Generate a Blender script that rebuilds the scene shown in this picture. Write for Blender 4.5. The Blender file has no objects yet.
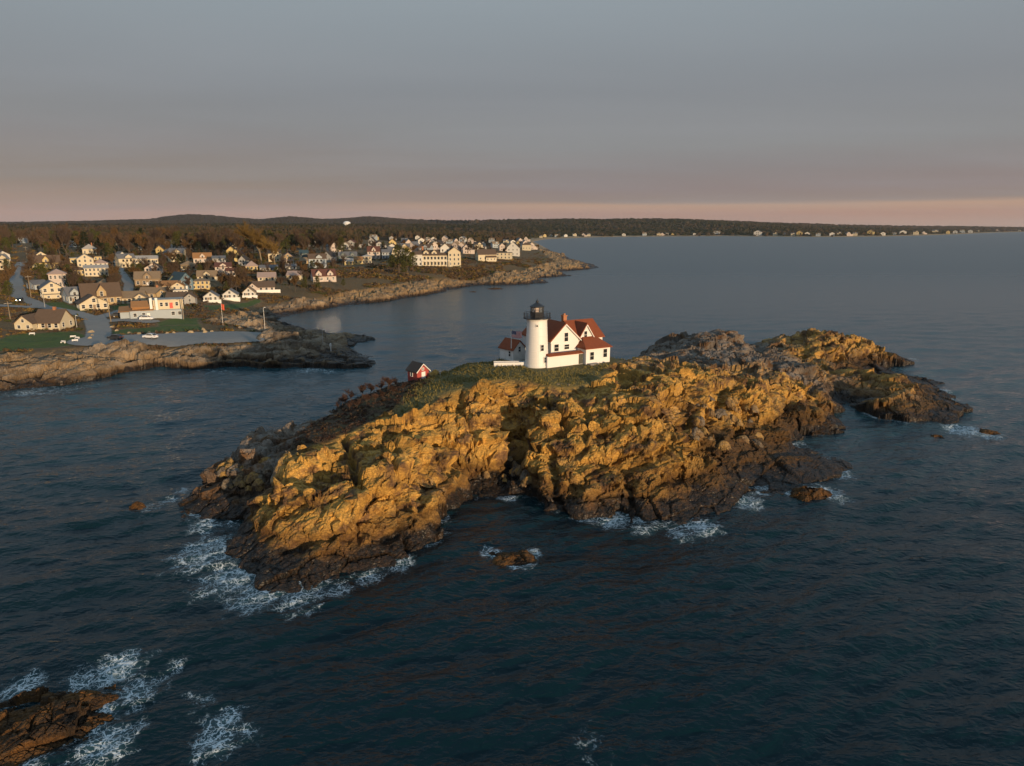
import bpy, math, random
import numpy as np
from mathutils import Vector, Matrix
random.seed(7)
rng = np.random.default_rng(7)
SC = bpy.context.scene
COL = SC.collection
# ------------------------------------------------------------------ camera model
W, H = 1024, 766
FPX = 682.7
PITCH = math.radians(12.9)
CH = 40.0
CP, SP = math.cos(PITCH), math.sin(PITCH)

def ray(u, v):
    a = (u - 512.0) / FPX
    b = (383.0 - v) / FPX
    return a, CP + b * SP, -SP + b * CP

def P(u, v, z):
    dx, dy, dz = ray(u, v)
    t = (z - CH) / dz
    return dx * t, dy * t

def proj(x, y, z):
    dz = z - CH
    d = y * CP - dz * SP
    return 512 + FPX * x / d, 383 - FPX * (y * SP + dz * CP) / d, d

# ------------------------------------------------------------------ numpy noise
def _h(ix, iy, iz, seed):
    with np.errstate(over='ignore'):
        h = (ix.astype(np.int64) * 374761393 + iy.astype(np.int64) * 668265263 + iz.astype(np.int64) * 2147483647 + seed * 974634777) & 0xFFFFFFFF
        h = ((h ^ (h >> 13)) * 1274126177) & 0xFFFFFFFF
        h = ((h ^ (h >> 16)) * 2246822519) & 0xFFFFFFFF
        h = h ^ (h >> 15)
    return (h & 0xFFFFFF).astype(np.float64) / 16777215.0

def vnoise(x, y, z=None, seed=0):
    x = np.asarray(x, float); y = np.asarray(y, float)
    z = np.zeros_like(x) if z is None else np.asarray(z, float)
    ix, iy, iz = np.floor(x), np.floor(y), np.floor(z)
    fx, fy, fz = x - ix, y - iy, z - iz
    fx = fx * fx * fx * (fx * (fx * 6 - 15) + 10); fy = fy * fy * fy * (fy * (fy * 6 - 15) + 10); fz = fz * fz * fz * (fz * (fz * 6 - 15) + 10)
    r = 0
    for a in (0, 1):
        wa = fx if a else 1 - fx
        for b in (0, 1):
            wb = fy if b else 1 - fy
            for c in (0, 1):
                wc = fz if c else 1 - fz
                r = r + wa * wb * wc * _h(ix + a, iy + b, iz + c, seed)
    return r * 2 - 1

def fbm(x, y, z=None, oct=4, seed=0, gain=0.5):
    s, a, n = 0, 1.0, 0.0
    x = np.asarray(x, float); y = np.asarray(y, float)
    z = np.zeros_like(x) if z is None else np.asarray(z, float)
    for i in range(oct):
        s = s + a * vnoise(x, y, z, seed + i * 17); n += a
        x, y, z = x * 2.03 + 11.3, y * 2.03 + 5.7, z * 2.03 + 3.1
        a *= gain
    return s / n

def voro(x, y, z, seed=0, flat=False, jit=1.0):
    """F1, F2 and the random triple + offset vector of the nearest cell."""
    ix, iy, iz = np.floor(x), np.floor(y), np.floor(z)
    F1 = np.full(x.shape, 9.0); F2 = np.full(x.shape, 9.0)
    R = [np.zeros_like(x) for _ in range(3)]; Dv = [np.zeros_like(x) for _ in range(3)]
    zr = (0,) if flat else (-1, 0, 1)
    for a in (-1, 0, 1):
        for b in (-1, 0, 1):
            for c in zr:
                cx, cy, cz = ix + a, iy + b, iz + c
                h1, h2, h3 = _h(cx, cy, cz, seed), _h(cx, cy, cz, seed + 1), _h(cx, cy, cz, seed + 2)
                dx = x - (cx + .5 + (h1 - .5) * jit); dy = y - (cy + .5 + (h2 - .5) * jit); dz = 0 * x if flat else z - (cz + .5 + (h3 - .5) * jit)
                d = np.sqrt(dx * dx + dy * dy + dz * dz)
                near = d < F1
                F2 = np.where(near, F1, np.minimum(F2, d))
                F1 = np.where(near, d, F1)
                for k, (hh, dd) in enumerate(((h1, dx), (h2, dy), (h3, dz))):
                    R[k] = np.where(near, hh, R[k]); Dv[k] = np.where(near, dd, Dv[k])
    R = [(r * 7.31 + k * .37) % 1.0 for k, r in enumerate(R)]
    return F1, F2, R, Dv

def sstep(a, b, x):
    t = np.clip((x - a) / (b - a), 0, 1)
    return t * t * (3 - 2 * t)

def sdist(px, py, poly):
    """signed distance to a closed polygon, positive inside"""
    px = np.asarray(px, float); py = np.asarray(py, float)
    d = np.full(px.shape, 1e18); ins = np.zeros(px.shape, bool)
    n = len(poly)
    for i in range(n):
        (x1, y1), (x2, y2) = poly[i], poly[(i + 1) % n]
        ex, ey = x2 - x1, y2 - y1
        L = ex * ex + ey * ey + 1e-12
        t = np.clip(((px - x1) * ex + (py - y1) * ey) / L, 0, 1)
        d = np.minimum(d, (px - x1 - t * ex) ** 2 + (py - y1 - t * ey) ** 2)
        c = ((y1 > py) != (y2 > py))
        with np.errstate(divide='ignore', invalid='ignore'):
            xi = x1 + (py - y1) * ex / (ey if ey != 0 else 1e-12)
        ins ^= c & (px < xi)
    d = np.sqrt(d)
    return np.where(ins, d, -d)

def ldist(px, py, line):
    px = np.asarray(px, float); py = np.asarray(py, float)
    d = np.full(px.shape, 1e18)
    for i in range(len(line) - 1):
        (x1, y1), (x2, y2) = line[i][:2], line[i + 1][:2]
        ex, ey = x2 - x1, y2 - y1
        t = np.clip(((px - x1) * ex + (py - y1) * ey) / (ex * ex + ey * ey + 1e-12), 0, 1)
        d = np.minimum(d, (px - x1 - t * ex) ** 2 + (py - y1 - t * ey) ** 2)
    return np.sqrt(d)

class RBF:
    def __init__(s, pts, smooth=0.0):
        p = np.array(pts, float); s.p = p[:, :2]; n = len(p)
        s.sc = 50.0
        A = s._k(s.p, s.p) + smooth * np.eye(n)
        Q = np.c_[np.ones(n), s.p / s.sc]
        M = np.block([[A, Q], [Q.T, np.zeros((3, 3))]])
        s.w = np.linalg.lstsq(M, np.r_[p[:, 2], 0, 0, 0], rcond=None)[0]
    def _k(s, a, b):                                       # linear kernel: robust, no overshoot
        d = np.sqrt(((a[:, None, :] - b[None]) ** 2).sum(-1)) / s.sc
        return -d
    def __call__(s, x, y):
        q = np.c_[np.ravel(x), np.ravel(y)]; o = np.zeros(len(q))
        for i in range(0, len(q), 20000):
            c = q[i:i + 20000]
            o[i:i + 20000] = s._k(c, s.p) @ s.w[:-3] + s.w[-3] + c @ s.w[-2:] / s.sc
        return o.reshape(np.shape(x))

class Grid:
    """bilinear lookup table"""
    def __init__(s, f, x0, x1, y0, y1, st):
        s.x0, s.y0, s.st = x0, y0, st
        X, Y = np.meshgrid(np.arange(x0, x1 + st, st), np.arange(y0, y1 + st, st))
        s.g = f(X, Y)
    def blur(s, n=1):
        for _ in range(n):
            g = np.pad(s.g, 1, mode='edge')
            s.g = (g[1:-1, 1:-1] * 2 + g[:-2, 1:-1] + g[2:, 1:-1] + g[1:-1, :-2] + g[1:-1, 2:]) / 6
        return s
    def __call__(s, x, y):
        x = np.asarray(x, float); y = np.asarray(y, float)
        fx = np.clip((x - s.x0) / s.st, 0, s.g.shape[1] - 1.001); fy = np.clip((y - s.y0) / s.st, 0, s.g.shape[0] - 1.001)
        i, j = fx.astype(int), fy.astype(int); fx, fy = fx - i, fy - j
        g = s.g
        return (g[j, i] * (1 - fx) + g[j, i + 1] * fx) * (1 - fy) + (g[j + 1, i] * (1 - fx) + g[j + 1, i + 1] * fx) * fy

# ------------------------------------------------------------------ object helpers
def tag(o, label=None, cat=None, group=None, kind=None):
    if label: o['label'] = label
    if cat: o['category'] = cat
    if group: o['group'] = group
    if kind: o['kind'] = kind
    return o

def link(o, parent=None):
    COL.objects.link(o)
    if parent is not None: o.parent = parent
    return o

def empty(name, loc, rz=0, label=None, cat=None, group=None, scale=1.0):
    o = bpy.data.objects.new(name, None)
    o.empty_display_size = .3
    o.location = loc; o.rotation_euler = (0, 0, rz); o.scale = (scale,) * 3
    link(o)
    return tag(o, label, cat, group)

def mesh_np(name, V, F, mats=(), attrs=None, smooth=True):
    me = bpy.data.meshes.new(name)
    V = np.asarray(V, np.float32); F = np.asarray(F, np.int32)
    k = F.shape[1]
    me.vertices.add(len(V)); me.vertices.foreach_set('co', V.ravel())
    me.loops.add(F.size); me.loops.foreach_set('vertex_index', F.ravel())
    me.polygons.add(len(F)); me.polygons.foreach_set('loop_start', np.arange(0, F.size, k, dtype=np.int32))
    try: me.polygons.foreach_set('loop_total', np.full(len(F), k, np.int32))
    except Exception: pass
    me.polygons.foreach_set('use_smooth', np.full(len(F), smooth))
    for m in mats: me.materials.append(m)
    me.update(calc_edges=True)
    for n, a in (attrs or {}).items():
        at = me.attributes.new(n, 'FLOAT', 'POINT')
        at.data.foreach_set('value', np.asarray(a, np.float32).ravel())
    return me

def grid_faces(nr, nc, keep=None):
    idx = np.arange(nr * nc).reshape(nr, nc)
    F = np.stack([idx[:-1, :-1], idx[:-1, 1:], idx[1:, 1:], idx[1:, :-1]], -1).reshape(-1, 4)
    if keep is not None:
        k = keep.ravel()
        F = F[k[F].any(1)]
    return F

def compact(V, F, attrs):
    used = np.unique(F)
    m = np.full(len(V), -1); m[used] = np.arange(len(used))
    return V[used], m[F], {k: np.ravel(a)[used] for k, a in attrs.items()}

class MB:
    """mesh builder: adds shapes, builds ONE mesh object"""
    def __init__(s): s.v = []; s.f = []; s.m = []
    def add(s, vs, fs, mi=0, M=None):
        b = len(s.v)
        s.v += [tuple(M @ Vector(p)) if M is not None else tuple(p) for p in vs]
        s.f += [tuple(b + i for i in f) for f in fs]; s.m += [mi] * len(fs)
        return s
    def box(s, x0, x1, y0, y1, z0, z1, mi=0, M=None):
        vs = [(x0, y0, z0), (x1, y0, z0), (x1, y1, z0), (x0, y1, z0), (x0, y0, z1), (x1, y0, z1), (x1, y1, z1), (x0, y1, z1)]
        return s.add(vs, [(3, 2, 1, 0), (4, 5, 6, 7), (0, 1, 5, 4), (1, 2, 6, 5), (2, 3, 7, 6), (3, 0, 4, 7)], mi, M)
    def extrude_x(s, sec, x0, x1, mi=0, M=None):          # sec: (y,z) polygon, counter-clockwise seen from +x
        n = len(sec)
        vs = [(x0, y, z) for y, z in sec] + [(x1, y, z) for y, z in sec]
        fs = [tuple(range(n))[::-1], tuple(range(n, 2 * n))] + [(i, (i + 1) % n, n + (i + 1) % n, n + i) for i in range(n)]
        return s.add(vs, fs, mi, M)
    def extrude_y(s, sec, y0, y1, mi=0, M=None):          # sec: (x,z)
        n = len(sec)
        vs = [(x, y0, z) for x, z in sec] + [(x, y1, z) for x, z in sec]
        fs = [tuple(range(n)), tuple(range(n, 2 * n))[::-1]] + [(i, n + i, n + (i + 1) % n, (i + 1) % n) for i in range(n)]
        return s.add(vs, fs, mi, M)
    def lathe(s, prof, n=24, mi=0, cx=0, cy=0, M=None):   # prof: (r,z) bottom to top, closed with caps
        vs = []; fs = []
        for r, z in prof:
            for k in range(n):
                a = 2 * math.pi * k / n
                vs.append((cx + r * math.cos(a), cy + r * math.sin(a), z))
        for i in range(len(prof) - 1):
            for k in range(n):
                k2 = (k + 1) % n
                fs.append((i * n + k, i * n + k2, (i + 1) * n + k2, (i + 1) * n + k))
        fs.append(tuple(range(n))[::-1]); fs.append(tuple((len(prof) - 1) * n + k for k in range(n)))
        return s.add(vs, fs, mi, M)
    def tube(s, a, b, r0, r1=None, n=6, mi=0):
        r1 = r0 if r1 is None else r1
        a, b = Vector(a), Vector(b); d = (b - a)
        if d.length < 1e-6: return s
        d.normalize()
        p = d.orthogonal().normalized(); q = d.cross(p)
        vs = []
        for c, r in ((a, r0), (b, r1)):
            for k in range(n):
                t = 2 * math.pi * k / n
                vs.append(tuple(c + p * (r * math.cos(t)) + q * (r * math.sin(t))))
        fs = [(k, (k + 1) % n, n + (k + 1) % n, n + k) for k in range(n)] + [tuple(range(n))[::-1], tuple(range(n, 2 * n))]
        return s.add(vs, fs, mi)
    def mesh(s, name, mats, smooth=False):
        me = bpy.data.meshes.new(name)
        me.from_pydata(s.v, [], s.f)
        for m in (mats if isinstance(mats, (list, tuple)) else [mats]): me.materials.append(m)
        me.polygons.foreach_set('material_index', s.m)
        me.polygons.foreach_set('use_smooth', [smooth] * len(s.f))
        me.update()
        return me
    def build(s, name, mats, parent=None, loc=None, smooth=False):
        o = bpy.data.objects.new(name, s.mesh(name, mats, smooth)); link(o, parent)
        if loc is not None: o.location = loc
        return o

def copy_tree(o, parent=None):
    c = o.copy(); link(c)
    c.parent = parent
    for ch in o.children: copy_tree(ch, c)
    return c

# ------------------------------------------------------------------ materials
MATS = {}
def nodes(name):
    m = bpy.data.materials.new(name); m.use_nodes = True
    nt = m.node_tree
    return m, nt, nt.nodes, nt.links, nt.nodes['Principled BSDF']

def ramp(N, stops, interp='LINEAR'):
    r = N.new('ShaderNodeValToRGB'); r.color_ramp.interpolation = interp
    e = r.color_ramp.elements
    while len(e) > 1: e.remove(e[-1])
    e[0].position = stops[0][0]; e[0].color = (*stops[0][1], 1)
    for p, c in stops[1:]:
        x = e.new(p); x.color = (*c, 1)
    return r

def g1(v): return (v, v, v)

def mix(N, L, fac, a, b, mode='MIX'):
    n = N.new('ShaderNodeMix'); n.data_type = 'RGBA'; n.blend_type = mode
    for sock, val in ((n.inputs[0], fac), (n.inputs[6], a), (n.inputs[7], b)):
        if hasattr(val, 'is_output') or isinstance(val, bpy.types.NodeSocket): L.new(val, sock)
        elif isinstance(val, (int, float)): sock.default_value = val
        else: sock.default_value = (*val, 1)
    return n.outputs[2]

def math_n(N, L, op, a, b=None, clamp=False):
    n = N.new('ShaderNodeMath'); n.operation = op; n.use_clamp = clamp
    for i, v in enumerate((a, b)):
        if v is None: continue
        if isinstance(v, bpy.types.NodeSocket): L.new(v, n.inputs[i])
        else: n.inputs[i].default_value = v
    return n.outputs[0]

def noise_n(N, L, vec, scale, detail=4, rough=.55, dist=0.0):
    n = N.new('ShaderNodeTexNoise'); n.inputs['Scale'].default_value = scale; n.inputs['Detail'].default_value = detail
    n.inputs['Roughness'].default_value = rough; n.inputs['Distortion'].default_value = dist
    if vec is not None: L.new(vec, n.inputs['Vector'])
    return n

def attr_n(N, name):
    n = N.new('ShaderNodeAttribute'); n.attribute_name = name
    return n.outputs['Fac']

def mrange(N, L, v, a, b, c=0., d=1.):
    n = N.new('ShaderNodeMapRange'); n.interpolation_type = 'SMOOTHSTEP'
    L.new(v, n.inputs[0])
    for i, x in enumerate((a, b, c, d)): n.inputs[1 + i].default_value = x
    return n.outputs[0]

def M(name, col, rough=.7, var=.18, scale=1.5, metal=0.0, bump=0.0, spec=.5):
    """plain painted / weathered surface with uneven colour"""
    key = name
    if key in MATS: return MATS[key]
    m, nt, N, L, B = nodes(name)
    tc = N.new('ShaderNodeTexCoord')
    n = noise_n(N, L, tc.outputs['Object'], scale, 5, .6)
    c = mix(N, L, n.outputs['Fac'], tuple(x * (1 - var) for x in col), tuple(min(1, x * (1 + var)) for x in col))
    L.new(c, B.inputs['Base Color'])
    B.inputs['Roughness'].default_value = rough; B.inputs['Metallic'].default_value = metal
    B.inputs['Specular IOR Level'].default_value = spec
    if bump:
        b = N.new('ShaderNodeBump'); b.inputs['Strength'].default_value = bump; b.inputs['Distance'].default_value = .05
        n2 = noise_n(N, L, tc.outputs['Object'], scale * 6, 3)
        L.new(n2.outputs['Fac'], b.inputs['Height']); L.new(b.outputs[0], B.inputs['Normal'])
    MATS[key] = m
    return m

def clapboard(name, col, pitch=.16, shingle=False):
    """wall boards / roof shingles: horizontal courses in object space"""
    if name in MATS: return MATS[name]
    m, nt, N, L, B = nodes(name)
    tc = N.new('ShaderNodeTexCoord')
    sep = N.new('ShaderNodeSeparateXYZ'); L.new(tc.outputs['Object'], sep.inputs[0])
    f = math_n(N, L, 'FRACT', math_n(N, L, 'MULTIPLY', sep.outputs[2], 1 / pitch))
    n = noise_n(N, L, tc.outputs['Object'], 1.1, 5, .65)
    n2 = noise_n(N, L, tc.outputs['Object'], 9 if shingle else 4, 2)
    v = .3 if shingle else .1
    c = mix(N, L, n.outputs['Fac'], tuple(x * (1 - v) for x in col), tuple(min(1, x * (1 + v)) for x in col))
    c = mix(N, L, math_n(N, L, 'MULTIPLY', n2.outputs['Fac'], .5 if shingle else .15), c, tuple(x * .6 for x in col))
    L.new(c, B.inputs['Base Color']); B.inputs['Roughness'].default_value = .85 if shingle else .6
    B.inputs['Specular IOR Level'].default_value = .25
    b = N.new('ShaderNodeBump'); b.inputs['Strength'].default_value = .6; b.inputs['Distance'].default_value = .02
    L.new(f, b.inputs['Height']); L.new(b.outputs[0], B.inputs['Normal'])
    MATS[name] = m
    return m
# ================================================================== TERRAIN DATA
def pts(*t): return [(*P(u, v, z), z) for u, v, z in t]

coast_front = [(190,512),(200,518),(222,520),(236,524),(222,536),(220,547),(233,561),(262,574),(280,586),(315,585),(344,578),(373,574),(401,557),(426,541),(440,532),(443,511),(459,501),(467,494),(492,496),(520,491),(541,503),(545,511),(565,514),(588,518),(612,520),(627,514),(646,529),(661,535),(685,525),(715,517),(739,505),(754,491),(773,491),(800,487),(815,483),(844,471),(837,458),(806,447),(793,433),(806,434),(822,436),(838,430),(836,420),(815,417),(839,411),(843,403),(856,407),(881,418),(905,424),(930,421),(956,425),(966,407),(950,400),(941,391),(938,381),(905,374),(880,368),(921,364)]
coast_back = [(915,359),(890,354),(850,350),(800,350),(760,353),(730,352),(690,355),(650,361),(625,375),(600,386),(550,392),(500,396),(450,402),(410,412),(370,425),(330,440),(290,452),(245,465),(215,477),(198,490),(185,503)]
ISLE = [P(u, v, 0) for u, v in coast_front + coast_back]
isl = [(u, v, 0) for u, v in coast_front + coast_back] + [
 (200,490,2.2),(215,470,4),(235,455,5.5),(245,445,6.2),(280,435,8),(225,490,2.6),(250,482,3.2),(240,505,1),(205,503,1),
 (262,556,.8),(262,535,2.2),(265,512,4.2),(270,490,5.8),(270,465,6.8),(250,540,1.2),(240,546,.8),
 (300,566,.7),(300,550,1.6),(300,535,2.8),(300,522,4),(300,512,5),(300,492,6.8),(300,480,7.3),(300,460,8),(300,440,8.6),(300,427,8.8),
 (345,562,.8),(345,542,2.2),(345,525,3.8),(345,512,5),(345,492,6.6),(345,480,7.2),(345,450,8.4),(345,420,9.2),(345,402,9.6),
 (390,545,1),(390,518,3.6),(390,492,6.2),(390,465,8),(390,440,9.2),(390,410,10.6),(390,386,11),
 (430,522,1.8),(430,495,4.5),(430,470,6.5),(430,437,9),(430,400,12),(430,377,12.2),
 (450,500,.6),(452,485,1.8),(455,455,5),(460,425,9.5),(463,395,12.8),(465,380,13),(465,364,13),
 (490,480,1),(490,455,4.6),(490,425,9.5),(492,392,13.2),(495,377,13.6),(495,362,13.6),
 (515,475,.8),(512,455,3),(510,430,6.5),(505,410,10),(520,390,12.8),(525,378,13.8),(530,366,14),
 (545,495,1.4),(542,470,4.2),(540,445,7.2),(540,418,10.5),(545,392,12.6),(548,376,13.2),(552,366,13.7),
 (588,503,1.8),(588,478,4.2),(590,450,7),(590,420,10),(590,395,12.2),(590,380,13.1),(590,364,13.6),
 (620,505,1.8),(640,508,1.8),(640,483,3.4),(640,458,5.6),(640,432,9),(640,402,12.5),(640,378,13.4),(640,364,13.5),
 (690,506,1.1),(690,478,2.5),(690,452,4.3),(692,436,7),(695,410,11.5),(695,388,13),(695,372,12.6),
 (730,492,1),(730,470,2.2),(730,447,3.6),(728,420,6.3),(730,405,8.8),(732,386,11),(735,374,10),
 (770,472,1.1),(770,452,2.2),(768,436,3),(765,418,4),(768,407,7),(770,390,9.3),(772,378,9),
 (800,466,1.3),(785,440,1.2),(820,430,1.6),(825,466,.8),(800,412,2.2),(802,397,7.2),(803,383,8),(828,405,3.2),(830,390,6.3),
 (650,356,8.7),(650,344,9.6),(665,352,9),(680,345,11),(700,342,12.3),(706,330,13.4),(735,336,11.8),(755,347,8.5),(720,360,9.6),(690,364,10.2),(745,365,9.3),
 (800,350,6.3),(790,342,7.5),(812,331,10),(850,339,8),(880,350,5),(900,358,2.4),(860,364,2.2),(830,363,4),(768,347,6.5),
 (850,385,3.2),(890,379,4),(930,384,2.8),(950,405,1.6),(900,395,3.6),(878,400,3.6),(870,410,1.4),(905,413,2.2),(930,410,2),(885,411,1.6),(850,375,2.6),
 (800,366,6.5),(815,376,5.6),(790,373,8),(760,366,9),(770,358,8)]
_ir = RBF(pts(*isl), .002)
ISD = Grid(lambda X, Y: sdist(X, Y, ISLE), -80, 130, 50, 245, 1.0)
IZ = Grid(_ir, -80, 130, 50, 245, 1.0).blur(1)

GRASS = [P(u, v, 13.3) for u, v in [(395,402),(405,385),(430,372),(470,360),(500,350),(560,345),(610,350),(632,362),(606,370),(596,381),(560,386),(520,383),(500,382),(470,388),(440,390),(420,398)]]
SCRUB = [P(u, v, 11) for u, v in [(282,432),(320,405),(350,390),(385,376),(418,373),(432,392),(415,402),(395,410),(365,416),(330,428)]]
GABX = (10.3, 131.0); TH = math.radians(30)
def hloc(s, t): return GABX[0] + s * math.cos(TH) - t * math.sin(TH), GABX[1] + s * math.sin(TH) + t * math.cos(TH)
PAD = [hloc(-9, -4), hloc(12, -4.5), hloc(12, 9), hloc(-8, 11)]

def isle_base(x, y):
    """smooth height of the island (before the rock relief)"""
    sd = ISD(x, y)
    z = IZ(x, y)
    z = np.where(sd > 0, np.maximum(z, .12 * sd + .05), np.maximum(sd * .8, -6))
    k = sstep(-3, .5, sdist(x, y, PAD))
    return z * (1 - k) + 14.0 * k

def relief(x, y, z, nx, ny, nz, amp, seed=0, scale=1.0):
    """jointed rock: tilted blocks at several sizes pushed along the surface normal, with open joints"""
    d = np.zeros_like(x); cell = np.zeros_like(x)
    wx = x + .16 * fbm(x / 3, y / 3, z / 3, 2, seed + 5); wy = y + .16 * fbm(x / 4, y / 4, z / 4, 2, seed + 6)
    # joint set is turned off the grid axes and flattened: blocks wider than tall
    for k, (sz, a, tilt, crk, cw, ang) in enumerate(((10.0, .75, .22, 1.3, .03, .5), (4.6, .30, .20, 1.0, .035, .62), (2.1, .10, .16, .6, .05, .4), (.9, .03, .12, .2, .08, .5))):
        sz = sz * scale
        ca, sa = math.cos(ang), math.sin(ang)
        X = (wx * ca + wy * sa) / sz; Y = (-wx * sa + wy * ca) / (sz * .75); Z = (z - .22 * x) / (sz * .65)
        F1, F2, R, D = voro(X, Y, Z, seed + 31 * k, jit=.8)
        t = ((R[0] - .5) * D[0] + (R[1] - .5) * D[1] + (R[2] - .5) * D[2]) * 2 * tilt * sz
        d += (a * (R[0] * 2 - 1) + t - crk * sstep(.35, .8, R[1]) * np.exp(-((F2 - F1) / cw) ** 2)) * scale ** .5
        if k == 0: bed0 = R[2]; soft = R[0]
        if k == 1: cell = R[1]; bed0 = bed0 + .35 * R[2]
        if k == 2: cell = cell * .6 + R[2] * .4
    # bedding: thin dipping layers, each set back by its own amount, with an open parting between
    q = (z - .34 * wx - .10 * wy) / (.78 * scale) + 5 * bed0 + .5 * fbm(x / 6, y / 6, z / 6, 2, seed + 12)
    bi = np.floor(q); bf = q - bi
    inset = _h(bi, bi * 0, bi * 0, seed + 77) - .5
    part = _h(bi, bi * 0 + 1, bi * 0, seed + 78)
    cell = .62 * cell + .38 * _h(bi, bi * 0 + 2, bi * 0, seed + 79)
    d += (.34 * inset - .30 * part * np.exp(-(bf / .13) ** 2)) * (.35 + .9 * soft) * scale ** .5
    d += .05 * fbm(x / 1.2, y / 1.6, z / 1.6, 3, seed + 9)
    return d * amp, cell

def terrace(z, x, y, h, seed):
    """ledges: flat treads and steep risers that jump from joint block to joint block"""
    _, _, R, D = voro((x * .87 + y * .5) / 7.5, (-x * .5 + y * .87) / 5.0, 0 * x, seed, flat=True, jit=.8)
    q = z / h + .75 * R[0] + .12 * (D[0] * (R[1] - .5) + D[1] * (R[2] - .5)) * 4 + .25 * fbm(x / 14, y / 14, None, 2, seed) - .03 * x / h
    f = q - np.floor(q)
    t = sstep(.28, .55, f)
    return (t - f + .08) * h

def normals(X, Y, Z):
    dzx = np.gradient(Z, axis=1) / np.maximum(np.gradient(X, axis=1), 1e-6) if False else None
    ax, ay, az = (np.gradient(q, axis=1) for q in (X, Y, Z)); bx, by, bz = (np.gradient(q, axis=0) for q in (X, Y, Z))
    nx, ny, nz = ay * bz - az * by, az * bx - ax * bz, ax * by - ay * bx
    l = np.sqrt(nx ** 2 + ny ** 2 + nz ** 2) + 1e-9
    s = np.sign(nz); s[s == 0] = 1
    return nx / l * s, ny / l * s, nz / l * s

def wl(*t): return [P(u, v, z) for u, v, z in t]
GULLY = [(wl((498,402,11), (508,430,7), (512,455,3.5), (520,480,1)), 2.6, 1.5), (wl((345,440,8.8), (352,462,8), (362,498,6)), 1.5, .45), (wl((392,470,7.5), (396,500,5.5), (402,528,2.5), (406,550,.8)), 1.6, .4),
 (wl((285,552,1.5), (330,545,2), (372,530,3), (402,516,4)), 1.0, .5), (wl((462,385,13), (458,410,11), (470,440,7)), 1.4, .45), (wl((548,455,6), (556,475,4), (552,500,1)), 1.6, .7), (wl((620,470,4.5), (632,492,2.6), (636,515,1)), 1.6, .6),
 (wl((600,462,6), (650,452,6), (690,448,4.5)), 1.0, .6), (wl((690,462,3.8), (730,478,1.8), (760,480,1.2)), 1.3, .8), (wl((700,432,8), (712,415,9), (720,395,11), (735,380,11)), 2.2, 1.3), (wl((735,425,5.5), (765,432,3.4), (800,440,1)), 1.6, 1.5),
 (wl((640,362,9), (680,365,10), (720,368,9.6), (765,372,8.5), (800,378,6.5)), 2.4, 2.6), (wl((770,350,7.5), (800,362,6), (840,370,3)), 1.8, 2.2), (wl((762,342,8), (758,355,8.5), (775,366,8)), 2.0, 1.8), (wl((742,408,8), (746,392,10)), 1.2, .5), (wl((768,412,6), (772,394,9)), 1.3, .5), (wl((790,412,5), (793,393,8.5)), 1.4, .5), (wl((815,408,4), (818,392,7.5)), 1.4, .5),
 (wl((850,395,2), (880,390,3.5), (920,395,3)), 1.2, 1.0), (wl((262,470,6.5), (280,490,6), (255,520,2.5)), 1.8, 1.2), (wl((300,470,7.6), (340,478,7.2), (385,470,7.8)), .8, .4), (wl((560,420,10), (600,412,11), (640,420,10.5)), 1.0, .5), (wl((580,400,12), (590,420,10.2), (585,450,7)), 1.1, .5), (wl((660,395,12.8), (668,420,10), (662,440,8)), 1.1, .5)]
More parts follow.
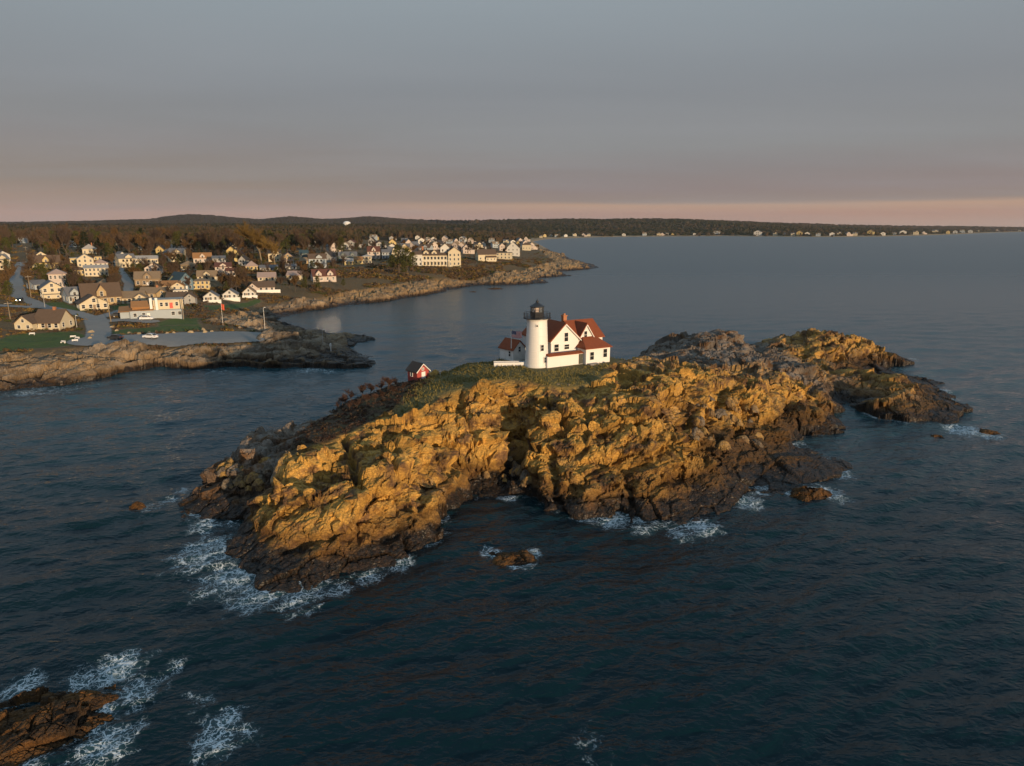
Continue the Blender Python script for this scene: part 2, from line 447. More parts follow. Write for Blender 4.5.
def build_island(mat, st=.165):
    X, Y = np.meshgrid(np.arange(-70, 120, st), np.concatenate([np.arange(66, 140, st), np.arange(140, 232, .3)]))
    wx = X + 2.6 * fbm(X / 8, Y / 8, None, 3, 101) + .9 * fbm(X / 1.8, Y / 1.8, None, 2, 103)
    wy = Y + 2.6 * fbm(X / 8, Y / 8, None, 3, 102) + .9 * fbm(X / 1.8, Y / 1.8, None, 2, 104)
    gx = sdist(X, Y, GRASS); sx = sdist(X, Y, SCRUB)
    nz = 1.6 * fbm(X / 4, Y / 4, None, 4, 120)
    grass = sstep(-1.2, 1.0, gx + nz); scrub = sstep(-1.5, 1.2, sx + nz) * (1 - grass)
    veg = np.maximum(grass, scrub)
    k = 1 - veg
    Z = isle_base(X * (1 - k) + wx * k, Y * (1 - k) + wy * k)
    sd = ISD(wx, wy)
    rock = (1 - veg) * sstep(-3, 1.0, sd)
    nx, ny, nzz = normals(X, Y, Z)
    tr = .5 * terrace(Z, X, Y, 3.4, 130) + .2 * terrace(Z, X, Y, 1.3, 131)
    kelp = sstep(20, 34, X - .12 * (Y - 95)) * sstep(140, 128, Y) * sstep(7.2, 4.2, Z + 2 * fbm(X / 5, Y / 5, None, 3, 170)) + sstep(75, 90, X) * sstep(3.6, 1.8, Z + 2 * fbm(X / 5, Y / 5, None, 3, 171)) * .9
    kelp = np.clip(kelp, 0, 1)
    back = sstep(140, 152, Y) * sstep(92, 78, X)
    tr = tr * rock * (.25 + .75 * sstep(.3, 3.5, Z)) * (1 - .35 * back)
    K = (sd > -4.5) & (rock > .01)
    d = np.zeros_like(X); cell = np.full_like(X, .5)
    d[K], cell[K] = relief((X + nx * tr)[K], (Y + ny * tr)[K], (Z + nzz * tr)[K], None, None, None, 1.0, 140)
    d = d + tr
    gul = np.zeros_like(X)
    gwx = X + .9 * fbm(X / 2.5, Y / 2.5, None, 3, 181); gwy = Y + .9 * fbm(X / 2.5, Y / 2.5, None, 3, 182)
    for ln, dep, wd in GULLY: gul = np.maximum(gul, dep * np.exp(-(ldist(gwx, gwy, ln) / wd) ** 2))
    low = sstep(-.5, 3, Z)
    rl = .4 + .6 * sstep(1, 5, Z)
    rl = rl * (1 - .35 * back) * (.4 + .6 * sstep(.5, -5, np.maximum(gx, sx) + nz)) * (1 - .35 * kelp)
    d = (d * rl - gul) * rock + veg * (.16 * fbm(X / 2.5, Y / 2.5, None, 4, 150) + .05 * fbm(X / .5, Y / .5, None, 2, 151))
    pad = sstep(-2, 0, sdist(X, Y, PAD))
    d = d * (1 - pad) - .08 * pad
    V = np.stack([X + nx * d, Y + ny * d, Z + nzz * d], -1).reshape(-1, 3)
    keep = sd > -4
    F = grid_faces(*X.shape, keep)
    # tone: 0 ochre lichen rock, 1 grey rock; shade painted grey on left end, back knoll
    u, v, dd = proj(X, Y, Z)
    tone = .30 + .5 * fbm(X / 9, Y / 9, Z / 5, 4, 160)
    tone += .8 * sstep(-27, -34, X) * sstep(86, 93, Y) + .6 * sstep(140, 156, Y) * (1 - .75 * sstep(60, 85, X)) - .12 * sstep(130, 110, Y)
    V, F, A = compact(V, F, dict(grass=grass, scrub=scrub, cell=cell, tone=np.clip(tone, 0, 1), kelp=np.clip(kelp, 0, 1)))
    me = mesh_np('island', V, F, [mat], A, smooth=False)
    o = bpy.data.objects.new('island', me); link(o)
    return tag(o, 'rocky golden island with grassy top carrying the lighthouse', kind='structure')

# ------------------------------------------------------------------ mainland
mc = [(-60,392),(0,391),(44,388),(89,380),(124,373),(155,367),(200,369),(224,367),(269,368),(304,367),(335,369),(371,367),(376,360),(366,354),(346,350),(353,344),(374,339),(349,336),(313,331),(286,325),(276,320),(287,316),(309,311),(335,307),(364,304),(398,299),(447,291),(449,289),(482,285),(505,285),(548,283),(536,278),(571,276),(555,272),(599,268)]
mc2 = [(588,263),(570,259),(552,252),(542,246),(533,241.5),(545,239.4),(560,238.5),(600,237.2),(640,236.7),(720,236.2),(820,237.1),(880,236.6),(920,235.6),(960,234.2),(985,232.9),(1024,231.8),(1120,231.2),(1300,231)]
LAND = [P(u, v, 0) for u, v in mc + mc2]
_lx, _ly = LAND[-1]
LAND = LAND + [(14000, 16000), (-14000, 16000), (-4000, 900), (-420, 130)]
ml = [(u, v, 0) for u, v in mc] + [(u, v, 0) for u, v in mc2[:5]] + [
 (-60,378,3.5),(0,376,3.2),(60,368,3.8),(100,362,4),(130,356,4.5),(0,350,6),(50,348,6),(95,345,5.8),
 (170,352,4.8),(220,352,4.8),(270,353,4.8),(320,357,3.6),(355,361,2),(130,346,5.6),(200,344,5.2),(255,343,4.8),
 (-60,345,8),(30,338,6.5),(50,330,7),(100,332,6.3),(150,338,5.8),(200,334,5.2),(240,330,5),(300,342,3.6),(340,346,2),(350,341,1.2),(270,332,3.4),(300,333,2),
 (-60,310,11),(0,312,9.5),(45,308,9),(90,318,7.5),(150,318,7.5),(200,320,6),(240,312,4.6),(265,318,3),
 (20,296,10.5),(60,300,9.8),(105,306,8.6),(140,304,8.6),(180,303,8),(215,301,6.5),(250,297,6.5),(300,300,4.6),
 (-60,280,15),(15,280,13),(55,288,11.5),(100,290,10.5),(150,288,10.5),(190,288,9.6),(240,288,8.3),(280,290,7),(330,290,6.5),(330,300,4),
 (0,262,17),(50,268,15.5),(100,275,13),(150,275,12.6),(200,278,11.6),(250,276,11),(300,279,9.5),(330,281,9),(380,281,8),(380,292,4.5),
 (100,262,15.5),(150,262,15),(200,263,14.5),(260,268,13),(300,264,12.8),(350,264,11.5),(400,272,10),(400,286,5.5),
 (430,266,11.5),(460,266,11),(440,276,7.5),(440,284,4),(500,273,7),(490,261,11),(520,260,9.5),(540,266,6),(570,266,3.5),(585,266,1.5),(500,279,4),(540,274,3),
 (450,255,13),(510,250,9),(400,255,14),(350,252,15),(520,244,6),(470,245,12),(420,245,14)]
mlw = [(-700,1000,22),(-400,1000,20),(-150,1000,18),(0,1100,16),(-700,600,20),(-1000,700,22),(-1000,1200,22),(-500,1250,21),(0,1250,16),(60,1300,10),(-330,560,18),(-200,700,17),(-420,420,17),(-600,380,18)]
_mr = RBF(pts(*ml) + mlw, .003)
MSD = Grid(lambda X, Y: sdist(X, Y, LAND), -1300, 500, 130, 1700, 4.0)
MSDf = Grid(lambda X, Y: sdist(X, Y, LAND), -300, 130, 140, 700, 1.5)
MZ = Grid(_mr, -1300, 500, 130, 1700, 4.0).blur(1)
def land_sd(x, y):
    x = np.asarray(x, float); y = np.asarray(y, float)
    inn = (x > -298) & (x < 128) & (y > 142) & (y < 698)
    a = np.where(inn, MSDf(x, y), MSD(x, y))
    return a

INL = [(-200,358),(0,356),(60,351),(98,347),(140,348),(205,348),(258,346),(262,333),(236,325),(205,322),(230,314),(262,306),(300,300),(340,294),(380,288),(415,282),(450,279),(490,275),(530,268),(556,262)]
_sky_u = np.array([-300,0,60,100,150,170,190,212,235,262,290,322,345,370,400,450,520,600,680,760,850,950,1024,1300], float)
_sky_v = np.array([223,222,221.5,220.5,219,216,214.3,215.2,217.6,219.4,216.2,219,218.3,216.2,218.6,219.8,219,218.4,217.6,219,220,221,222.3,223], float)
def e_of_v(v):
    b = (383.0 - v) / FPX
    return (-SP + b * CP) / (CP + b * SP)
def far_z(x, y):
    u = 512 + x / y * FPX * 1.026
    ys = np.interp(u, [-300, 400, 470, 880, 1100], [7000, 7000, 4800, 4800, 6800])
    zs = CH + e_of_v(np.interp(u, _sky_u, _sky_v)) * ys - 9
    left = 1 - sstep(430, 560, u)
    zl = np.select([y < 2000, y < 3000, y < 4300], [16 + (y - 900) / 1100 * 14, 30 + (y - 2000) / 1000 * 11, 41 + 0 * y], 41 + (zs - 41) * sstep(4300, 7000, y))
    zl = np.where(y > ys, zs - (y - ys) * .03, zl)
    sd = np.maximum(MSDfar(x, y), 0)
    zr = 3 + 14 * sstep(30, 500, sd) + (zs - 17) * sstep(200, np.maximum(ys - 2800, 900), sd)
    zr = np.where(y > ys, np.minimum(zr, zs - (y - ys) * .02), zr)
    z = zl * left + zr * (1 - left)
    z = z + 3.5 * fbm(x / 350, y / 350, None, 4, 300) * sstep(100, 600, sd)
    return np.minimum(z, 1.0 + .05 * sd)
MSDfar = Grid(lambda X, Y: sdist(X, Y, LAND), -9500, 9500, 200, 12000, 40.0)

def land_z(x, y):
    """ground height of the mainland before the rock relief"""
    x = np.asarray(x, float); y = np.asarray(y, float)
    sd = land_sd(x, y)
    near = np.where(sd > 0, np.maximum(MZ(x, y), np.minimum(.10 * sd + .05, 4)), np.maximum(sd * .6, -6))
    k = sstep(850, 1150, y)
    f = far_z(x, np.maximum(y, 200))
    f = np.where(MSDfar(x, y) < 0, -4, f)
    return near * (1 - k) + f * k

def pick(u, v):
    """where the line of sight through a photo pixel meets the mainland"""
    dx, dy, dz = ray(u, v)
    t = np.geomspace(150, 9000, 2600)
    x, y, z = dx / dy * t, t, CH + dz / dy * t
    g = np.maximum(land_z(x, y), 0)
    i = int(np.argmax(z < g))
    if i == 0 and not z[0] < g[0]: i = len(t) - 1
    return float(x[i]), float(y[i]), float(g[i])
INLAND = [pick(u, v)[:2] for u, v in INL] + [(40, 1300), (-3000, 1600), (-3000, 220), (-600, 180)]
INLS = Grid(lambda X, Y: sdist(X, Y, INLAND), -1300, 500, 130, 1700, 4.0)
LAWNS = [[(-30,352),(8,336),(20,334),(74,331),(88,336),(90,343),(70,346),(20,350)], [(20,304),(44,303),(64,302),(88,312),(70,311),(45,307)], [(108,331),(150,327),(200,325),(204,330),(150,333),(112,335)], [(158,322),(176,318),(198,318),(198,325),(160,326)],
         [(200,306),(258,299),(262,302),(210,311)], [(116,312),(128,306),(130,303),(110,306)]]
LAWNS = [[pick(u, v)[:2] for u, v in l] for l in LAWNS]
ROADS = [([(24,248),(22,262),(16,280),(19,297),(42,307),(75,313),(95,319)], 3.2), ([(-40,304),(0,306),(42,308)], 3.0), ([(95,319),(99,330),(98,342)], 4.0), ([(95,319),(120,312),(138,307)], 3.0), ([(98,341),(150,339),(205,337.5),(252,335.5)], 8.5), ([(116,258),(121,272),(129,284),(128,292)], 2.6), ([(100,322),(125,320),(150,322)], 3.6), ([(190,338),(250,336.5)], 11.5)]
ROADS = [([pick(u, v)[:2] for u, v in l], w) for l, w in ROADS]
def road_d(x, y):
    d = np.full(np.shape(x), 1e9)
    for l, w in ROADS: d = np.minimum(d, ldist(x, y, l) - w)
    return d

def build_mainland(mat):
    s = np.linspace(-.92, .24, 900); y = np.concatenate([np.geomspace(156, 330, 400), np.geomspace(331.5, 1250, 260)])
    S, Y = np.meshgrid(s, y); X = S * Y
    w = sstep(1500, 300, Y)
    wx = X + (1.8 * fbm(X / 9, Y / 9, None, 3, 201) + .5 * fbm(X / 2, Y / 2, None, 2, 203)) * w
    wy = Y + (1.8 * fbm(X / 9, Y / 9, None, 3, 202) + .5 * fbm(X / 2, Y / 2, None, 2, 204)) * w
    inl = sstep(-3, 3, INLS(X, Y) + 3 * fbm(X / 8, Y / 8, None, 3, 210))
    Z = land_z(wx * (1 - inl) + X * inl, wy * (1 - inl) + Y * inl)
    sd = land_sd(wx, wy)
    rock = (1 - inl) * sstep(-3, 1, sd)
    nx, ny, nz = normals(X, Y, Z)
    tr = .6 * rock * terrace(Z, X, Y, 1.9, 230)
    K = (sd > -5.5) & (rock > .01)
    d = np.zeros_like(X); cell = np.full_like(X, .5)
    d[K], cell[K] = relief(X[K], Y[K], Z[K], None, None, None, .75, 240, 1.25)
    d = d + tr
    rd = sstep(0, 4, road_d(X, Y))
    d = d * rock * (.5 + .5 * sstep(0, 3, Z)) + inl * rd * (.35 * fbm(X / 9, Y / 9, None, 3, 250) + .12 * fbm(X / 1.7, Y / 1.7, None, 3, 251))
    V = np.stack([X + nx * d, Y + ny * d, Z + nz * d], -1).reshape(-1, 3)
    lawn = np.zeros_like(X)
    for l in LAWNS: lawn = np.maximum(lawn, sstep(-.8, .8, sdist(X, Y, l) + .8 * fbm(X / 3, Y / 3, None, 2, 260)))
    F = grid_faces(*X.shape, sd > -5)
    tone = .62 + .4 * fbm(X / 14, Y / 14, Z / 6, 4, 261) - .35 * sstep(300, 420, Y)
    V, F, A = compact(V, F, dict(grass=lawn * inl, scrub=inl * (1 - lawn), cell=cell, tone=np.clip(tone, 0, 1)))
    o = bpy.data.objects.new('mainland_ground', mesh_np('mainland_ground', V, F, [mat], A, smooth=False)); link(o)
    return tag(o, 'rocky shore and brown ground under the seaside village', kind='structure')

def build_hills(mat):
    s = np.linspace(-1.05, 1.05, 700); y = np.geomspace(1150, 10500, 170)
    S, Y = np.meshgrid(s, y); X = S * Y
    Z = land_z(X, Y) - 2.0 * sstep(1260, 1200, Y)
    V = np.stack([X, Y, Z], -1).reshape(-1, 3)
    F = grid_faces(*X.shape, MSDfar(X, Y) > -120)
    V, F, A = compact(V, F, {})
    o = bpy.data.objects.new('hills', mesh_np('hills', V, F, [mat], A)); link(o)
    return tag(o, 'low rolling hills along the horizon', kind='structure')

# clearings of the canopy: where houses stand
def build_canopy(mat):
    s = np.concatenate([np.linspace(-1.02, 1.0, 1300)]); y = np.concatenate([np.geomspace(780, 2400, 300), np.geomspace(2420, 7600, 140)])
    S, Y = np.meshgrid(s, y); X = S * Y
    cs = np.where(Y < 2400, 7.5, 15.0)
    F1, F2, R, D = voro(X / cs, Y / cs, 0 * X, 400, flat=True)
    dome = np.sqrt(np.clip(1 - (F1 / .75) ** 2, 0, 1))
    u = 512 + S * FPX * 1.026
    sd = land_sd(X, np.minimum(Y, 1690)) * (Y < 1650) + MSDfar(X, Y) * (Y >= 1650)
    cov = .55 + .9 * fbm(X / 120, Y / 160, None, 3, 410)
    inn = 1 - sstep(335, 365, u) * sstep(1750, 1500, Y) * (1 - 0 * u)          # the house cluster on the point is open ground
    near = sstep(780, 880, Y + 60 * fbm(X / 60, Y / 60, None, 2, 412))
    cov = cov * inn * near * sstep(25, 90, sd) + .35 * sstep(2200, 3000, Y) * sstep(60, 160, sd)
    has = (R[2] < cov)
    hgt = 5 + 9 * R[0] ** 1.4
    Z = land_z(X, Y) + np.where(has, hgt * (.25 + .75 * dome) + .9 * vnoise(X / 1.7, Y / 1.7, None, 413), -1.5)
    V = np.stack([X, Y, Z], -1).reshape(-1, 3)
    F = grid_faces(*X.shape, has)
    kind = np.clip(.5 + .8 * (R[1] - .5) + .75 * fbm(X / 110, Y / 150, None, 3, 414), 0, 1)
    far = sstep(1500, 2300, Y) * sstep(5200, 4300, Y); kind = kind * (1 - .5 * far) + .25 * far
    ridge = sstep(4600, 5600, Y); kind = kind * (1 - .9 * ridge) + .14 * ridge
    V, F, A = compact(V, F, dict(kind=kind, rnd=R[0]))
    o = bpy.data.objects.new('far_woods', mesh_np('far_woods', V, F, [mat], A, smooth=False)); link(o)
    return tag(o, 'brown and dark green woods spreading over the far hills', 'woods', kind='stuff')

# ------------------------------------------------------------------ sea
FOAM = [(210,552,32,.85),(232,578,30,.85),(258,594,26,.85),(205,525,14,.8),(300,598,24,.75),(340,590,14,.7),(180,490,12,.6),(172,500,10,.6),(118,668,20,1.),(140,690,22,.75),(85,680,20,.7),(20,690,20,.75),(100,715,22,.8),(110,745,24,.9),(40,760,30,.6),(60,702,16,.9),
        (222,722,18,.9),(215,745,20,.85),(245,735,18,.6),(200,700,20,.5),(490,552,9,1.),(520,562,14,.95),(535,552,8,.8),(612,520,16,1.),(585,516,12,.8),(640,530,12,.7),(700,528,16,.95),(680,534,12,.9),(745,502,14,.9),(760,492,9,.8),(825,494,16,.95),(838,474,12,.9),(795,494,10,.8),
        (443,520,8,.8),(430,542,10,.75),(400,562,14,.8),(370,576,12,.8),(507,497,9,.9),(965,430,16,1.),(985,434,14,.8),(944,391,6,.7),(590,745,22,.45),(145,660,14,.6),(175,665,10,.6),(800,432,6,.8),(150,508,12,.6),(60,390,30,.5),(30,392,20,.6),(215,371,30,.4),(310,370,16,.6),(330,371,10,.6)]
def build_sea(mat):
    s = np.tan(np.linspace(math.radians(-56), math.radians(56), 820))
    y = np.concatenate([np.geomspace(14, 420, 560), np.geomspace(428, 11400, 104)])
    S, Y = np.meshgrid(s, y); X = S * Y
    Z = np.zeros_like(X)
    r = random.Random(3)
    fade = sstep(420, 150, Y)
    for k in range(34):
        lam = 1.9 * (1.075 ** k)
        th = math.radians(118 + r.gauss(0, 24))
        kx, ky = math.cos(th) * 2 * math.pi / lam, math.sin(th) * 2 * math.pi / lam
        a = .0115 * lam ** .72 * (1 if lam < 5 else .6)
        ph = kx * X + ky * Y + r.random() * 6.28 + 1.3 * vnoise(X / (lam * 2.6), Y / (lam * 2.6), None, 500 + k)
        Z += a * (np.sin(ph) + .25 * np.sin(2 * ph + 1.2)) * np.where(lam < 5, sstep(220, 90, Y), 1)
    Z *= fade
    foam = np.zeros_like(X)
    for u, v, rad, st in FOAM:
        x0, y0 = P(u, v, 0)
        d = y0 * CP + CH * SP
        rx = rad * 1.25 * d / FPX; ry = rx * 1.25
        foam = np.maximum(foam, st * np.exp(-(((X - x0) / rx) ** 2 + ((Y - y0) / ry) ** 2) * .8))
    sdi = np.where((X > -79) & (X < 129) & (Y > 51) & (Y < 244), ISD(X, Y), -99)
    sdm = np.where(Y > 165, land_sd(X, Y), -99)
    sh = np.maximum(np.exp(-np.maximum(-sdi - .3, 0) / 2.4), .8 * np.exp(-np.maximum(-sdm, 0) / 1.8))
    patch = .5 + .9 * fbm(X / 9, Y / 9, None, 2, 520)
    foam = np.maximum(foam, .78 * sh * np.clip(patch, .15, 1))
    V = np.stack([X, Y, Z], -1).reshape(-1, 3)
    F = grid_faces(*X.shape)
    calm = sstep(150, 260, Y) * .6 + .4 * sstep(260, 700, Y)
    o = bpy.data.objects.new('sea', mesh_np('sea', V, F, [mat], dict(foam=foam, calm=calm))); link(o)
    return tag(o, 'dark teal sea with white foam round the rocks', kind='structure')
# ================================================================== SURFACE MATERIALS
def ground_material(name, ochre, grey, brown, grass_c, scrub_a, scrub_b, wet_h=2.2, rust_h=4.2, kelp=(.10, .045, .012)):
    m, nt, N, L, B = nodes(name)
    tc = N.new('ShaderNodeTexCoord'); pos = tc.outputs['Object']
    sep = N.new('ShaderNodeSeparateXYZ'); L.new(pos, sep.inputs[0]); z = sep.outputs[2]
    tone, cell, grass, scrub = (attr_n(N, k) for k in ('tone', 'cell', 'grass', 'scrub'))
    nA = noise_n(N, L, pos, .35, 6, .6, .4).outputs['Fac']
    nB = noise_n(N, L, pos, 1.6, 5, .65, .3).outputs['Fac']
    nC = noise_n(N, L, pos, 6.5, 3, .6).outputs['Fac']
    rock = mix(N, L, mrange(N, L, math_n(N, L, 'ADD', tone, math_n(N, L, 'MULTIPLY', math_n(N, L, 'SUBTRACT', nB, .5), 1.0)), .22, .78), ochre, grey)
    rock = mix(N, L, mrange(N, L, nA, .45, .65), rock, brown)
    cb = ramp(N, [(.1, (.42, .40, .40)), (.35, g1(.72)), (.55, g1(1.0)), (.9, (1.3, 1.27, 1.2))]); L.new(cell, cb.inputs[0])
    rock = mix(N, L, 1.0, rock, cb.outputs[0], 'MULTIPLY')
    # dark lichen crust and pale scraped patches
    rock = mix(N, L, math_n(N, L, 'MULTIPLY', mrange(N, L, nC, .56, .70), .55), rock, (.05, .045, .035))
    n4 = noise_n(N, L, pos, .9, 5, .7, .8).outputs['Fac']
    rock = mix(N, L, math_n(N, L, 'MULTIPLY', mrange(N, L, n4, .585, .68), .6), rock, (.045, .04, .03))
    # tidal bands
    zz = math_n(N, L, 'ADD', z, math_n(N, L, 'MULTIPLY', math_n(N, L, 'SUBTRACT', nA, .5), 5.0))
    rust = mrange(N, L, zz, rust_h, rust_h - 2.0)
    rock = mix(N, L, math_n(N, L, 'MULTIPLY', rust, .65), rock, mix(N, L, nB, (.07, .035, .015), kelp))
    kp = attr_n(N, 'kelp')
    rock = mix(N, L, math_n(N, L, 'MULTIPLY', kp, .85), rock, mix(N, L, mrange(N, L, nB, .35, .65), (.022, .016, .010), (.085, .042, .014)))
    wet = mrange(N, L, zz, wet_h, wet_h - 1.1)
    rock = mix(N, L, wet, rock, mix(N, L, mrange(N, L, nB, .42, .62), (.014, .012, .010), (.045, .026, .014)))
    gr = mix(N, L, nC, tuple(x * .6 for x in grass_c), tuple(x * 1.4 for x in grass_c))
    gr = mix(N, L, mrange(N, L, nB, .5, .7), gr, (.12, .095, .035))
    sc = mix(N, L, mrange(N, L, nB, .35, .65), scrub_a, scrub_b)
    sc = mix(N, L, math_n(N, L, 'MULTIPLY', mrange(N, L, nC, .5, .7), .6), sc, (.03, .025, .015))
    sc = mix(N, L, math_n(N, L, 'MULTIPLY', mrange(N, L, nA, .5, .62), .6), sc, (.10, .085, .035))
    c = mix(N, L, scrub, mix(N, L, grass, rock, gr), sc)
    L.new(c, B.inputs['Base Color'])
    rr = math_n(N, L, 'SUBTRACT', .88, math_n(N, L, 'MULTIPLY', wet, .45)); L.new(rr, B.inputs['Roughness'])
    B.inputs['Specular IOR Level'].default_value = .3
    # cracks + grain
    vo = N.new('ShaderNodeTexVoronoi'); vo.feature = 'DISTANCE_TO_EDGE'; vo.inputs['Scale'].default_value = 1.7
    wp = N.new('ShaderNodeVectorMath'); wp.operation = 'ADD'
    nz = noise_n(N, L, pos, 1.1, 3); sc2 = N.new('ShaderNodeVectorMath'); sc2.operation = 'SCALE'; sc2.inputs[3].default_value = .9
    L.new(nz.outputs['Color'], sc2.inputs[0]); L.new(pos, wp.inputs[0]); L.new(sc2.outputs[0], wp.inputs[1])
    mp = N.new('ShaderNodeMapping'); mp.inputs['Rotation'].default_value = (.2, .15, .5); mp.inputs['Scale'].default_value = (1, 1, 1.6)
    L.new(wp.outputs[0], mp.inputs[0]); L.new(mp.outputs[0], vo.inputs['Vector'])
    crack = mrange(N, L, vo.outputs['Distance'], 0, .10)
    fine = noise_n(N, L, pos, 3.2, 6, .7).outputs['Fac']
    hgt = math_n(N, L, 'ADD', math_n(N, L, 'MULTIPLY', crack, .55), math_n(N, L, 'MULTIPLY', fine, .3))
    bp = N.new('ShaderNodeBump'); bp.inputs['Strength'].default_value = .8; bp.inputs['Distance'].default_value = .22
    L.new(hgt, bp.inputs['Height']); L.new(bp.outputs[0], B.inputs['Normal'])
    return m

ISLE_MAT = ground_material('island_rock', (.48, .268, .060), (.19, .158, .13), (.14, .074, .034), (.15, .12, .042), (.085, .042, .022), (.06, .045, .022), 2.4, 4.8)
LAND_MAT = ground_material('mainland_rock', (.34, .22, .105), (.27, .215, .16), (.18, .125, .075), (.065, .105, .022), (.125, .07, .03), (.19, .125, .05), 1.9, 3.0)

BOULDER_MAT = ground_material('boulder_rock', (.34, .20, .06), (.19, .155, .115), (.15, .09, .045), (.1, .1, .03), (.1, .05, .02), (.1, .05, .02), -50, -50)

def hills_material():
    m, nt, N, L, B = nodes('hill_woods')
    tc = N.new('ShaderNodeTexCoord')
    n = noise_n(N, L, tc.outputs['Object'], .012, 6, .7)
    n2 = noise_n(N, L, tc.outputs['Object'], .06, 5, .7)
    c = mix(N, L, mrange(N, L, n.outputs['Fac'], .42, .58), (.075, .045, .028), (.035, .035, .017))
    c = mix(N, L, mrange(N, L, n2.outputs['Fac'], .45, .65), c, (.06, .04, .025))
    sp = N.new('ShaderNodeSeparateXYZ'); L.new(tc.outputs['Object'], sp.inputs[0])
    c = mix(N, L, mrange(N, L, sp.outputs[2], 6.5, 3.5), c, (.34, .25, .16))        # sand along the far beach
    L.new(c, B.inputs['Base Color']); B.inputs['Roughness'].default_value = 1; B.inputs['Specular IOR Level'].default_value = 0
    return m

def canopy_material():
    m, nt, N, L, B = nodes('canopy')
    k = attr_n(N, 'kind'); r = attr_n(N, 'rnd')
    rp = ramp(N, [(0, (.075, .048, .031)), (.3, (.09, .058, .034)), (.45, (.062, .05, .026)), (.56, (.036, .04, .016)), (.75, (.026, .032, .014)), (.9, (.08, .05, .026)), (1, (.062, .05, .024))])
    L.new(k, rp.inputs[0])
    tc = N.new('ShaderNodeTexCoord'); n = noise_n(N, L, tc.outputs['Object'], .8, 4, .7).outputs['Fac']
    c = mix(N, L, n, mix(N, L, .55, rp.outputs[0], (0, 0, 0)), rp.outputs[0])
    c = mix(N, L, math_n(N, L, 'MULTIPLY', r, .3), c, (.10, .07, .04))
    L.new(c, B.inputs['Base Color']); B.inputs['Roughness'].default_value = 1; B.inputs['Specular IOR Level'].default_value = 0
    return m

